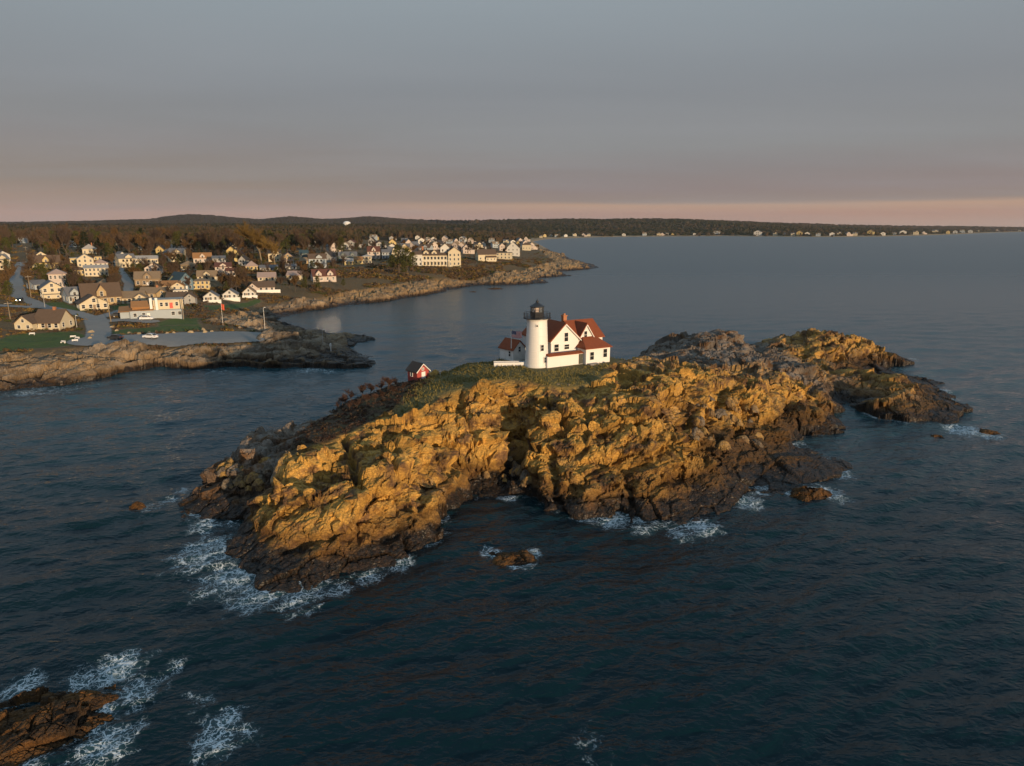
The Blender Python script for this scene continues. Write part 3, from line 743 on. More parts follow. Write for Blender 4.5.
def sea_material():
    m, nt, N, L, B = nodes('sea_water')
    tc = N.new('ShaderNodeTexCoord'); pos = tc.outputs['Object']
    foam = attr_n(N, 'foam'); calm = attr_n(N, 'calm')
    # ripples at three sizes, longer across the wind
    mp = N.new('ShaderNodeMapping'); mp.inputs['Rotation'].default_value = (0, 0, math.radians(-25)); mp.inputs['Scale'].default_value = (.55, 1, 1); L.new(pos, mp.inputs[0])
    r1 = noise_n(N, L, mp.outputs[0], .85, 2.5, .5, .5).outputs['Fac']
    r2 = noise_n(N, L, mp.outputs[0], 2.7, 2, .5, .3).outputs['Fac']
    r3 = noise_n(N, L, mp.outputs[0], .09, 3, .5, .2).outputs['Fac']
    h = math_n(N, L, 'ADD', math_n(N, L, 'ADD', math_n(N, L, 'MULTIPLY', r1, .95), math_n(N, L, 'MULTIPLY', r2, .36)), math_n(N, L, 'MULTIPLY', r3, 1.6))
    bp = N.new('ShaderNodeBump'); bp.inputs['Distance'].default_value = .40
    L.new(math_n(N, L, 'SUBTRACT', .85, math_n(N, L, 'MULTIPLY', calm, .45)), bp.inputs['Strength'])
    L.new(h, bp.inputs['Height'])
    # lacy foam
    nz = noise_n(N, L, pos, .45, 4, .6); sc = N.new('ShaderNodeVectorMath'); sc.operation = 'SCALE'; sc.inputs[3].default_value = 3.2
    L.new(nz.outputs['Color'], sc.inputs[0]); wp = N.new('ShaderNodeVectorMath'); L.new(pos, wp.inputs[0]); L.new(sc.outputs[0], wp.inputs[1])
    nzb = noise_n(N, L, pos, 2.0, 3, .6); scb = N.new('ShaderNodeVectorMath'); scb.operation = 'SCALE'; scb.inputs[3].default_value = .7
    L.new(nzb.outputs['Color'], scb.inputs[0]); wpb = N.new('ShaderNodeVectorMath'); L.new(wp.outputs[0], wpb.inputs[0]); L.new(scb.outputs[0], wpb.inputs[1])
    def lace(scale, w):
        v = N.new('ShaderNodeTexVoronoi'); v.feature = 'DISTANCE_TO_EDGE'; v.inputs['Scale'].default_value = scale; L.new(wpb.outputs[0], v.inputs['Vector'])
        wd = math_n(N, L, 'ADD', math_n(N, L, 'MULTIPLY', foam, w), .004)
        q = math_n(N, L, 'DIVIDE', v.outputs['Distance'], wd)
        return mrange(N, L, q, 1.0, .15)
    l1, l2 = lace(.5, .06), lace(1.35, .10)
    la = math_n(N, L, 'MAXIMUM', l1, math_n(N, L, 'MULTIPLY', l2, .8))
    br = noise_n(N, L, pos, .5, 5, .7, .5).outputs['Fac']
    cover = mrange(N, L, math_n(N, L, 'ADD', foam, math_n(N, L, 'MULTIPLY', math_n(N, L, 'SUBTRACT', br, .5), 2.0)), .34, .72)
    solid = mrange(N, L, math_n(N, L, 'ADD', foam, math_n(N, L, 'MULTIPLY', math_n(N, L, 'SUBTRACT', br, .5), 2.4)), .92, 1.35)
    f = math_n(N, L, 'MAXIMUM', math_n(N, L, 'MULTIPLY', la, cover), math_n(N, L, 'MULTIPLY', solid, .55))
    f = math_n(N, L, 'MULTIPLY', f, mrange(N, L, foam, .05, .40))
    # stray flecks on the open water
    fl = noise_n(N, L, mp.outputs[0], .8, 6, .75, 1.0).outputs['Fac']; big = noise_n(N, L, pos, .035, 3, .5).outputs['Fac']
    fk = math_n(N, L, 'MULTIPLY', mrange(N, L, fl, .735, .79), mrange(N, L, big, .5, .62))
    f = math_n(N, L, 'MAXIMUM', f, math_n(N, L, 'MULTIPLY', fk, math_n(N, L, 'SUBTRACT', .4, math_n(N, L, 'MULTIPLY', calm, 1.2), True)))
    milky = mrange(N, L, math_n(N, L, 'ADD', foam, math_n(N, L, 'MULTIPLY', math_n(N, L, 'SUBTRACT', br, .5), 1.1)), .3, 1.1)
    n5 = noise_n(N, L, pos, .02, 3, .5).outputs['Fac']
    sp = N.new('ShaderNodeSeparateXYZ'); L.new(pos, sp.inputs[0])
    dist_mix = mrange(N, L, math_n(N, L, 'ADD', sp.outputs[1], math_n(N, L, 'MULTIPLY', n5, 40.0)), 95, 210)      # water colour turns from dark to paler teal with distance
    sea_col = mix(N, L, dist_mix, (.0012, .0125, .0165), (.018, .058, .073))
    water = mix(N, L, math_n(N, L, 'MULTIPLY', milky, .6), sea_col, (.07, .15, .165))
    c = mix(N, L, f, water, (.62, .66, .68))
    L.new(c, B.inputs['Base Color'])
    L.new(math_n(N, L, 'ADD', math_n(N, L, 'ADD', .05, math_n(N, L, 'MULTIPLY', calm, .24)), math_n(N, L, 'MULTIPLY', f, .6)), B.inputs['Roughness'])
    B.inputs['Specular Tint'].default_value = (.75, .95, 1, 1)
    B.inputs['IOR'].default_value = 1.27
    L.new(bp.outputs[0], B.inputs['Normal'])
    return m

# ================================================================== WORLD, SUN, CAMERA
SUN_AZ, SUN_EL = math.radians(36), math.radians(4.7)       # azimuth: to the right of straight behind the camera
TO_SUN = Vector((math.sin(SUN_AZ) * math.cos(SUN_EL), -math.cos(SUN_AZ) * math.cos(SUN_EL), math.sin(SUN_EL)))
def build_world():
    w = bpy.data.worlds.new('World'); SC.world = w; w.use_nodes = True
    nt = w.node_tree; N, L = nt.nodes, nt.links
    bg = N['Background']; bg.inputs['Strength'].default_value = .1
    sky = N.new('ShaderNodeTexSky'); sky.sky_type = 'NISHITA'; sky.sun_disc = False
    sky.sun_elevation = SUN_EL; sky.sun_rotation = math.atan2(TO_SUN.x, TO_SUN.y)
    tc = N.new('ShaderNodeTexCoord'); d = tc.outputs['Generated']
    sep = N.new('ShaderNodeSeparateXYZ'); L.new(d, sep.inputs[0])
    el = sep.outputs[2]
    # cloud deck in streaks: stretch the direction into a flat layer
    dv = math_n(N, L, 'ADD', math_n(N, L, 'MAXIMUM', el, 0.0), .06)
    cx = math_n(N, L, 'DIVIDE', sep.outputs[0], dv); cy = math_n(N, L, 'DIVIDE', sep.outputs[1], dv)
    cmb = N.new('ShaderNodeCombineXYZ'); L.new(cx, cmb.inputs[0]); L.new(cy, cmb.inputs[1])
    mp = N.new('ShaderNodeMapping'); mp.inputs['Scale'].default_value = (.22, .55, 1); L.new(cmb.outputs[0], mp.inputs[0])
    n = noise_n(N, L, mp.outputs[0], 1.0, 6, .55, .3).outputs['Fac']
    n2 = noise_n(N, L, mp.outputs[0], .35, 3, .5, .2).outputs['Fac']
    e2 = math_n(N, L, 'ADD', el, math_n(N, L, 'MULTIPLY', math_n(N, L, 'SUBTRACT', n, .5), .007))
    k = math_n(N, L, 'MULTIPLY', e2, 2.0, True)
    c8 = lambda r, g, b: tuple(((x / 255 + .055) / 1.055) ** 2.4 for x in (r, g, b))
    high = [(.35, c8(136, 140, 145)), (.56, c8(143, 154, 161)), (.76, c8(142, 164, 180)), (1, c8(140, 172, 196))]
    # right: a clear strip under the edge of the cloud deck; left: the glow fades up into the cloud
    rr = ramp(N, [(0, c8(182, 152, 138)), (.034, c8(180, 140, 124)), (.058, c8(188, 152, 128)), (.068, c8(148, 132, 126)), (.10, c8(143, 128, 126)), (.21, c8(140, 140, 141))] + high)
    rl = ramp(N, [(0, c8(184, 152, 139)), (.034, c8(180, 148, 136)), (.06, c8(164, 140, 128)), (.115, c8(144, 131, 123)), (.21, c8(137, 132, 132)), (.26, c8(135, 135, 137))] + high)
    L.new(k, rr.inputs[0]); L.new(k, rl.inputs[0])
    base = mix(N, L, mrange(N, L, sep.outputs[0], -.38, .12), rl.outputs[0], rr.outputs[0])
    cl = mix(N, L, math_n(N, L, 'MULTIPLY', mrange(N, L, n, .35, .75), .24), base, c8(158, 160, 166))
    cl = mix(N, L, math_n(N, L, 'MULTIPLY', mrange(N, L, n2, .40, .75), .22), cl, c8(112, 112, 120))
    sc = N.new('ShaderNodeVectorMath'); sc.operation = 'SCALE'; sc.inputs[3].default_value = 10.1; L.new(cl, sc.inputs[0])
    c = mix(N, L, .96, sky.outputs[0], sc.outputs[0])
    L.new(c, bg.inputs['Color'])

def build_light():
    l = bpy.data.lights.new('sun', 'SUN'); l.energy = 4.9; l.angle = math.radians(.6); l.color = (1, .73, .45)
    o = bpy.data.objects.new('sun', l); link(o)
    o.rotation_euler = (-TO_SUN).to_track_quat('-Z', 'Y').to_euler()
    o.location = TO_SUN * 300

def build_camera():
    c = bpy.data.cameras.new('camera'); c.sensor_width = 36; c.lens = FPX * 36 / 1024; c.clip_start = .5; c.clip_end = 40000
    o = bpy.data.objects.new('camera', c); link(o)
    o.location = (0, 0, CH); o.rotation_euler = (math.pi / 2 - PITCH, 0, 0)
    SC.camera = o

def setup():
    vs = SC.view_settings; vs.view_transform = 'Standard'; vs.look = 'None'; vs.exposure = 0; vs.gamma = 1; vs.use_curve_mapping = False
    SC.render.engine = 'CYCLES'
    SC.render.resolution_x, SC.render.resolution_y = W, H
    cy = SC.cycles
    cy.max_bounces = 5; cy.diffuse_bounces = 2; cy.glossy_bounces = 2; cy.transmission_bounces = 4; cy.volume_bounces = 0
    cy.caustics_reflective = False; cy.caustics_refractive = False

HAZE = 2.3e-5
def build_haze():
    m = bpy.data.materials.new('haze_air'); m.use_nodes = True
    N, L = m.node_tree.nodes, m.node_tree.links
    N.remove(N['Principled BSDF'])
    v = N.new('ShaderNodeVolumePrincipled'); v.inputs['Color'].default_value = (.86, .88, .92, 1); v.inputs['Density'].default_value = HAZE; v.inputs['Anisotropy'].default_value = .2
    L.new(v.outputs[0], N['Material Output'].inputs['Volume'])
    o = MB().box(-17600, 17600, -120, 11500, -8, 290).build('haze', m)
    tag(o, 'thin pale evening haze over the bay', 'haze', kind='stuff')

setup(); build_haze(); build_world(); build_light(); build_camera()
island = build_island(ISLE_MAT)
mainland = build_mainland(LAND_MAT)
hills = build_hills(hills_material())
canopy = build_canopy(canopy_material())
sea = build_sea(sea_material())
# ================================================================== OBJECT MATERIALS
WHITE = M('white_paint', (.70, .68, .65), .55, .05, .8)
TOWERW = M('white_tower_paint', (.70, .68, .64), .5, .06, .5)
BLACK = M('black_iron', (.02, .02, .022), .45, .2, 2)
REDROOF = clapboard('red_shingles', (.26, .07, .028), .22, True)
REDWOOD = clapboard('red_boards', (.36, .065, .055), .2)
GLASS = M('dark_glass', (.018, .02, .024), .12, .1, 3, 0, 0, .6)
BRICK = M('brick', (.36, .15, .07), .85, .3, 5)
TRIM = M('trim_white', (.74, .72, .67), .6, .05, 1)
CONC = M('concrete', (.34, .33, .31), .9, .15, 1)
WOOD = M('weathered_wood', (.24, .17, .11), .85, .25, 2)
GREYWOOD = M('grey_wood', (.30, .27, .24), .85, .2, 2)
METAL = M('galvanised_metal', (.45, .45, .45), .45, .1, 2, .7)
ASPH = M('asphalt', (.23, .215, .195), .92, .22, .35)
WALLS = {k: tuple(x * .85 for x in v) for k, v in {'cream': (.68, .58, .40), 'yellow': (.62, .47, .20), 'white': (.68, .65, .59), 'pink': (.60, .50, .43), 'tan': (.46, .33, .17), 'brown': (.24, .165, .09), 'grey': (.40, .39, .37), 'blue': (.13, .21, .27), 'paleblue': (.42, .47, .50), 'teal': (.12, .16, .16), 'shingle': (.30, .215, .13), 'green': (.14, .17, .12)}.items()}
ROOFS = {'brown': (.135, .09, .06), 'tan': (.27, .19, .115), 'grey': (.16, .16, .165), 'pale': (.40, .37, .33), 'red': (.135, .058, .042), 'teal': (.05, .085, .10), 'dark': (.06, .05, .045), 'orange': (.33, .17, .07), 'pinkish': (.40, .29, .24)}
def wallm(c): return clapboard('wall_' + c, WALLS[c], .16)
def roofm(c): return clapboard('roof_' + c, ROOFS[c], .2, True)

FOOT = []            # footprints: (x, y, radius, u, v_base, half width px)

def isle_z(x, y): return float(isle_base(np.array([x]), np.array([y]))[0])
def gz(x, y): return float(land_z(np.array([x]), np.array([y]))[0])

def roof_y(mb, half, e, a, y0, y1, o=.4, th=.2, cx=0, mi=0, M=None):      # ridge along y
    m = (a - e) / half
    zo = e - o * m
    t2 = th * math.sqrt(1 + m * m)
    mb.extrude_y([(cx - half - o, zo), (cx, a), (cx + half + o, zo), (cx + half + o, zo + t2), (cx, a + t2), (cx - half - o, zo + t2)], y0 - o, y1 + o, mi, M)
def roof_x(mb, half, e, a, x0, x1, o=.4, th=.2, cy=0, mi=0, M=None):
    m = (a - e) / half
    zo = e - o * m
    t2 = th * math.sqrt(1 + m * m)
    mb.extrude_x([(cy - half - o, zo), (cy, a), (cy + half + o, zo), (cy + half + o, zo + t2), (cy, a + t2), (cy - half - o, zo + t2)], x0 - o, x1 + o, mi, M)
def wall_y(mb, half, z0, e, a, y0, y1, cx=0, mi=0):
    mb.extrude_y([(cx - half, z0), (cx + half, z0), (cx + half, e), (cx, a), (cx - half, e)], y0, y1, mi)
def wall_x(mb, half, z0, e, a, x0, x1, cy=0, mi=0):
    mb.extrude_x([(cy - half, z0), (cy + half, z0), (cy + half, e), (cy, a), (cy - half, e)], x0, x1, mi)
def hip(mb, x0, x1, y0, y1, e, a, o=.4, mi=0, th=.2):
    x0 -= o; x1 += o; y0 -= o; y1 += o
    h = min(x1 - x0, y1 - y0) / 2 * .92
    if x1 - x0 > y1 - y0: r0, r1 = (x0 + h, (y0 + y1) / 2), (x1 - h, (y0 + y1) / 2)
    else: r0, r1 = ((x0 + x1) / 2, y0 + h), ((x0 + x1) / 2, y1 - h)
    vs = [(x0, y0, e - th), (x1, y0, e - th), (x1, y1, e - th), (x0, y1, e - th), (x0, y0, e), (x1, y0, e), (x1, y1, e), (x0, y1, e), (*r0, a), (*r1, a)]
    if x1 - x0 > y1 - y0: fs = [(4, 5, 9, 8), (5, 6, 9), (6, 7, 8, 9), (7, 4, 8)]
    else: fs = [(4, 5, 8), (5, 6, 9, 8), (6, 7, 9), (7, 4, 8, 9)]
    mb.add(vs, fs + [(3, 2, 1, 0), (0, 1, 5, 4), (1, 2, 6, 5), (2, 3, 7, 6), (3, 0, 4, 7)], mi)

WIN = {}
def win_mesh(w, h, mats, fr=.09, cross=True):
    k = (round(w, 2), round(h, 2), mats[0].name, cross)
    if k not in WIN:
        f = MB(); y0, y1 = -.07, -.004
        f.box(-w / 2 - fr, -w / 2, y0, y1, -fr, h + fr); f.box(w / 2, w / 2 + fr, y0, y1, -fr, h + fr)
        f.box(-w / 2, w / 2, y0, y1, h, h + fr); f.box(-w / 2, w / 2, y0 - .03, y1, -fr, 0)
        if cross: f.box(-w / 2, w / 2, -.05, y1, h * .48, h * .48 + .06)
        p = MB().box(-w / 2, w / 2, -.035, -.008, 0, h)
        both = MB(); both.v = f.v + p.v; both.f = f.f + [tuple(i + len(f.v) for i in q) for q in p.f]; both.m = [0] * len(f.f) + [1] * len(p.f)
        WIN[k] = (f.mesh('window', mats[0]), p.mesh('pane', mats[1]), both.mesh('window', list(mats)))
    return WIN[k]
def window(parent, x, y, z, w=.9, h=1.4, rz=0.0, near=False, mats=None, name='window'):
    """a window set in a wall; (x, y) on the wall face, rz turns it to the wall"""
    a, b, c = win_mesh(w, h, mats or (TRIM, GLASS))
    o = bpy.data.objects.new(name, a if near else c); link(o, parent)
    o.location = (x, y, z); o.rotation_euler = (0, 0, rz)
    if near:
        p = bpy.data.objects.new('pane', b); link(p, o)
    return o
def door(parent, x, y, z, w=1.0, h=2.1, rz=0., mat=None):
    m = MB().box(-w / 2, w / 2, -.06, -.004, 0, h)
    o = m.build('door', mat or WOOD, parent, (x, y, z)); o.rotation_euler = (0, 0, rz)
    MB().box(w * .32, w * .4, -.1, -.062, 1.0, 1.1).build('handle', METAL, o)
    return o

# ================================================================== THE LIGHT STATION
tx, ty = 4.75, 128.6
def lighthouse():
    t = empty('lighthouse', (tx, ty, 14.0), 0, 'white cylindrical lighthouse tower with black lantern on the rocky island', 'lighthouse')
    s = MB()
    prof = [(2.36, -1.2), (2.36, .25), (2.26, .26)]
    for i in range(6):
        z0, z1 = .26 + i * 1.42, .26 + (i + 1) * 1.42
        r0, r1 = 2.26 - .062 * i, 2.26 - .062 * (i + 1)
        prof += [(r0, z0 + .01), (r1 + .005, z1 - .06), (r1 + .035, z1 - .05), (r1 + .035, z1)]
    prof += [(1.92, 8.80), (2.1, 8.9), (2.1, 9.0)]
    s.lathe(prof, 40); o = s.build('tower_shaft', TOWERW, t, smooth=False)
    g = MB(); g.lathe([(2.1, 9.0), (2.62, 9.12), (2.62, 9.3), (1.4, 9.308)], 32); g.build('gallery', BLACK, t)
    r = MB()
    for k in range(18):
        a = k * math.tau / 18
        r.tube((2.5 * math.cos(a), 2.5 * math.sin(a), 9.3), (2.5 * math.cos(a), 2.5 * math.sin(a), 10.174), .035)
        a2 = (k + 1) * math.tau / 18
        for z in (9.566, 9.87, 10.174): r.tube((2.5 * math.cos(a), 2.5 * math.sin(a), z), (2.5 * math.cos(a2), 2.5 * math.sin(a2), z), .028)
    r.build('railing', BLACK, t)
    MB().lathe([(1.25, 9.3), (1.25, 10.25), (1.32, 10.258), (1.32, 10.334), (1.1, 10.341)], 10).build('lantern_base', BLACK, t)
    mu = MB()
    for k in range(10):
        a = k * math.tau / 10
        mu.tube((1.2 * math.cos(a), 1.2 * math.sin(a), 10.288), (1.2 * math.cos(a), 1.2 * math.sin(a), 11.238), .06)
    mu.lathe([(1.28, 11.2), (1.28, 11.314), (1.0, 11.322)], 10); mu.lathe([(1.22, 10.744), (1.24, 10.759), (1.22, 10.782)], 10)
    mu.build('lantern_frame', BLACK, t)
    gm, nt, N, L, B = nodes('lantern_glass'); B.inputs['Base Color'].default_value = (.75, .8, .8, 1); B.inputs['Transmission Weight'].default_value = .9; B.inputs['Roughness'].default_value = .05
    for k in range(10):
        a, a2 = k * math.tau / 10, (k + 1) * math.tau / 10
        vs = [(q * math.cos(b), q * math.sin(b), z) for q in (1.14, 1.17) for b in (a, a2) for z in (10.349, 11.192)]
        MB().add(vs, [(0, 1, 3, 2), (4, 6, 7, 5), (0, 2, 6, 4), (1, 5, 7, 3), (0, 4, 5, 1), (2, 3, 7, 6)]).build('lantern_pane', gm, t)
    lm, nt, N, L, B = nodes('beacon_lamp'); B.inputs['Base Color'].default_value = (.6, .25, .12, 1); B.inputs['Roughness'].default_value = .15
    B.inputs['Emission Color'].default_value = (1, .55, .3, 1); B.inputs['Emission Strength'].default_value = .9
    MB().lathe([(.3, 10.349), (.3, 10.516), (.46, 10.592), (.52, 10.782), (.46, 10.972), (.3, 11.048)], 16).build('beacon_lens', lm, t, smooth=True)
    MB().lathe([(1.42, 11.314), (1.42, 11.39), (.75, 11.808), (.22, 12.112), (.2, 12.203), (.32, 12.302), (.32, 12.416), (.15, 12.507), (.04, 12.538), (.03, 12.948)], 20).build('lantern_roof', BLACK, t, smooth=False)
    def onw(a, z, w, h):
        rr = 2.26 - .0437 * z + .03
        o = window(t, rr * math.cos(a), rr * math.sin(a), z, w, h, a + math.pi / 2, True, (TOWERW, GLASS)); return o
    onw(math.radians(-92), 7.75, .35, .35); onw(math.radians(-64), 3.2, .6, 1.1); onw(math.radians(-46), .9, .65, 1.0)
    d = door(t, 2.27 * math.cos(math.radians(150)), 2.27 * math.sin(math.radians(150)), .2, .9, 2, math.radians(240), WHITE)
    return t
lighthouse()

def keepers_house():
    t = empty('keepers_house', (*GABX, 14.0), TH, 'white keeper\'s house with steep red gabled roofs and a brick chimney', 'house')
    w = MB()
    wall_y(w, 3.2, -1.5, 4.75, 7.75, 0, 10.5)
    wall_x(w, 3.9, -1.5, 4.6, 7.45, 3.2, 9.5, 4.5)
    w.build('wall', WHITE, t)
    wall = MB(); wall_y(wall, 1.75, -1.4, 4.6, 7.25, .35, 4.5, 5.3); wall.build('gable_wall', WHITE, t)
    r = MB(); roof_y(r, 3.2, 4.75, 7.75, 0, 10.5, .38, .17); r.build('roof', REDROOF, t)
    r = MB(); roof_x(r, 3.9, 4.6, 7.45, 3.0, 9.5, .36, .16, 4.5); r.build('roof', REDROOF, t)
    r = MB(); roof_y(r, 1.75, 4.6, 7.25, .35, 4.6, .3, .15, 5.3); r.build('roof', REDROOF, t)
    # bargeboards
    for cx, half, e, a, y in ((0, 3.2, 4.75, 7.75, -.42), (5.3, 1.75, 4.6, 7.25, .01)):
        m = (a - e) / half; o = .38
        b = MB(); b.extrude_y([(cx - half - o, e - o * m - .22), (cx, a - .26), (cx + half + o, e - o * m - .22), (cx + half + o, e - o * m), (cx, a - .02), (cx - half - o, e - o * m)], y - .05, y)
        b.build('bargeboard', TRIM, t)
    e = MB(); e.box(2.9, 8.7, -3.0, .35, -1.8, 3.0); e.build('ell_wall', WHITE, t)
    er = MB()
    er.add([(2.6, -3.35, 2.9), (9.05, -3.35, 2.9), (9.05, .33, 2.9), (2.6, .33, 2.9), (2.6, -3.35, 3.05), (9.05, -3.35, 3.05), (9.05, .33, 3.05), (2.6, .33, 3.05), (4.3, .33, 4.75), (7.6, .33, 4.75)],
           [(3, 2, 1, 0), (0, 1, 5, 4), (1, 2, 6, 5), (3, 0, 4, 7), (4, 5, 9, 8), (5, 6, 9), (4, 8, 7), (2, 3, 7, 8, 9, 6)])
    er.build('ell_roof', REDROOF, t)
    MB().box(-5.4, 2.88, -2.1, -.5, -1.5, 2.05).build('passage_wall', WHITE, t)
    MB().extrude_x([(-2.35, 2.06), (-.3, 2.06), (-.3, 2.2), (-1.3, 2.5), (-2.35, 2.2)], -5.2, 2.86).build('passage_roof', REDROOF, t)
    c = MB(); c.box(2.7, 3.5, 4.6, 5.4, 6.0, 8.5); c.box(2.6, 3.6, 4.5, 5.5, 8.5, 8.68); c.box(2.9, 3.3, 4.8, 5.2, 8.68, 9.0); c.build('chimney', BRICK, t)
    for x, y, z, ww, hh in ((.25, 0, 4.3, .85, 1.65), (-2.0, 0, 2.55, 1.0, 1.3), (.4, 0, 2.75, 1.1, .9), (5.1, .35, 4.4, .7, 1.45), (4.3, -3, .75, .9, 1.5), (7.5, -3, 1.0, .9, 1.6)):
        window(t, x, y, z, ww, hh, 0, True)
    window(t, 9.5, 4.5, 4.6, .9, 1.5, math.pi / 2, True); window(t, 8.7, -1.4, 1.0, .9, 1.4, math.pi / 2, True)
    door(t, 2.3, -2.1, 0, .95, 1.95, 0, M('dark_green_door', (.05, .05, .035), .6))
    # back door steps and low deck in front of the ell
    s = MB(); s.box(3.2, 5.4, -4.2, -3.03, -1.5, .12); s.box(3.4, 5.2, -4.6, -4.21, -1.5, -.08); s.build('steps', GREYWOOD, t)
    return t
keepers_house()

def white_shed():
    x, y = P(513, 361, 14.0); x, y = x * 1.02, y + 2.6
    z = isle_z(x, y)
    t = empty('oil_house', (x, y, z), math.radians(-50), 'small white outbuilding with a dark red roof left of the lighthouse tower', 'shed')
    # ridge along local x, gable faces right-front after the turn
    a = MB(); wall_x(a, 1.6, -1.2, 2.3, 3.85, -2.2, 2.0); a.build('wall', WHITE, t)
    r = MB(); roof_x(r, 1.6, 2.3, 3.85, -2.2, 2.0, .28, .14); r.build('roof', REDROOF, t)
    window(t, 2.0, 0, 1.7, .6, 1.0, math.pi / 2, True); window(t, .9, -1.6, .8, .6, 1.0, 0, True)
    door(t, -.9, -1.6, .1, .85, 1.9, 0, WHITE)
white_shed()

def red_shed():
    x, y = P(418.5, 378.5, 12.6); x, y = x * 1.014, y + 1.7
    z = isle_z(x, y)
    t = empty('boat_house', (x, y, z), math.radians(-48), 'small red wooden shed with a black roof and white door on the slope', 'shed')
    a = MB(); wall_x(a, 1.3, -1.0, 2.0, 3.25, -1.6, 1.5); a.build('wall', REDWOOD, t)
    r = MB(); roof_x(r, 1.3, 2.0, 3.25, -1.6, 1.5, .28, .12); r.build('roof', roofm('dark'), t)
    m = 1.25 / 1.3; o = .28
    b = MB(); b.extrude_x([(-1.3 - o, 2.0 - o * m - .06), (0, 3.19), (1.3 + o, 2.0 - o * m - .06), (1.3 + o, 2.0 - o * m + .13), (0, 3.38), (-1.3 - o, 2.0 - o * m + .13)], 1.79, 1.83); b.build('bargeboard', TRIM, t)
    door(t, 1.5, .1, .05, .85, 1.75, math.pi / 2, WHITE)
    window(t, 1.5, 0, 2.15, .35, .35, math.pi / 2, True); window(t, -.3, -1.3, .9, .6, .7, 0, True)
red_shed()

def ramp_wall():
    x0, y0 = P(494, 368.8, 13.5); x1, y1 = tx - 2.1, ty - .3
    t = empty('boardwalk_wall', (x0, y0, 0), math.atan2(y1 - y0, x1 - x0), 'low white boarded walkway leading left from the lighthouse base', 'walkway')
    ln = math.hypot(x1 - x0, y1 - y0)
    za, zb = isle_z(x0, y0), isle_z(x1, y1)
    def para(y_0, y_1, lo, hi):
        return [(0, y_0, za + lo), (ln, y_0, zb + lo), (ln, y_1, zb + lo), (0, y_1, za + lo), (0, y_0, za + hi), (ln, y_0, zb + hi), (ln, y_1, zb + hi), (0, y_1, za + hi)]
    fs = [(3, 2, 1, 0), (4, 5, 6, 7), (0, 1, 5, 4), (1, 2, 6, 5), (2, 3, 7, 6), (3, 0, 4, 7)]
    MB().add(para(-.06, .06, -.5, .7), fs).build('side_board', WHITE, t)
    MB().add(para(.08, 1.3, .05, .2), fs).build('deck', GREYWOOD, t)
    MB().add(para(1.32, 1.44, -.5, .7), fs).build('side_board', WHITE, t)
ramp_wall()

def flagpole_and_flag():
    x, y = P(511.3, 361.0, 13.9); z = isle_z(x, y)
    t = empty('flagpole', (x, y, z), 0, 'slim white flagpole in front of the white outbuilding', 'flagpole')
    MB().lathe([(.1, -.5), (.085, 2.5), (.055, 6.0)], 10).build('pole', WHITE, t)
    MB().lathe([(.02, 6.0), (.09, 6.06), (.09, 6.14), (.02, 6.2)], 10).build('finial', M('gilt', (.6, .4, .1), .3, .1, 1, .9), t)
    FR, FW, FB = M('flag_red', (.60, .04, .06), .8), M('flag_white', (.7, .66, .62), .8), M('flag_blue', (.03, .045, .14), .8)
    b = MB(); nx, L0, H0 = 18, 2.1, 1.25
    def pt(i, q):
        u = i / nx
        return (.06 + u * L0 * .96, .16 * u * math.sin(u * 9 + .6) - .12 * u, 5.9 - q * H0 - .22 * u * u + .05 * math.sin(u * 8))
    for i in range(nx):
        for s in range(13):
            q0, q1 = s / 13, (s + 1) / 13
            mi = 2 if (i < nx * .42 and s < 7) else (0 if s % 2 == 0 else 1)
            vs = [pt(i, q1), pt(i + 1, q1), pt(i + 1, q0), pt(i, q0)]
            b.add(vs + [(p[0], p[1] + .012, p[2]) for p in vs], [(0, 1, 2, 3), (7, 6, 5, 4), (0, 4, 5, 1), (2, 6, 7, 3)], mi)
    for r_ in range(5):
        for c in range(6):
            i = .5 + c * 1.15; q = (r_ + .8) * 7 / 13 / 5.6
            p = pt(i, q); s = .026
            for dy in (-.012, .024):
                b.add([(p[0] - s, p[1] + dy, p[2] - s), (p[0] + s, p[1] + dy, p[2] - s), (p[0] + s, p[1] + dy, p[2] + s), (p[0] - s, p[1] + dy, p[2] + s)], [(0, 1, 2, 3)], 1)
    o = b.build('flag', [FR, FW, FB], None, (x, y, z)); o.rotation_euler = (0, 0, math.radians(8))
    tag(o, 'striped red and white flag with a starred blue corner flying from the flagpole', 'flag')
flagpole_and_flag()

# ------------------------------------------------------------------ loose rocks
def rock_mesh(name, sx, sy, sz, seed, mat, n=60, amp=.5, attrs=None, sc=.5):
    """an islet or boulder: a low dome with jointed rock relief"""
    u = np.linspace(-1.25, 1.25, n)
    Xu, Yu = np.meshgrid(u, u)
    r = np.sqrt(Xu ** 2 + Yu ** 2) + .28 * fbm(Xu * 2 + seed, Yu * 2, None, 3, seed)
    X, Y = Xu * sx, Yu * sy
    Z = sz * np.clip(1 - r ** 2.2, -1.2, 1)
    nx, ny, nz = normals(X, Y, Z)
    d, cell = relief(X + 50, Y + 50, Z, nx, ny, nz, amp, seed + 7, sc)
    d *= sstep(1.35, .95, r)
    V = np.stack([X + nx * d, Y + ny * d, Z + nz * d], -1).reshape(-1, 3)
    F = grid_faces(n, n, r < 1.3)
    A = dict(grass=0 * X, scrub=0 * X, cell=cell, tone=np.full_like(X, .4), kelp=0 * X)
    for k, vv in (attrs or {}).items(): A[k] = 0 * X + vv
    V, F, A = compact(V, F, A)
    return mesh_np(name, V, F, [mat], A, smooth=False)

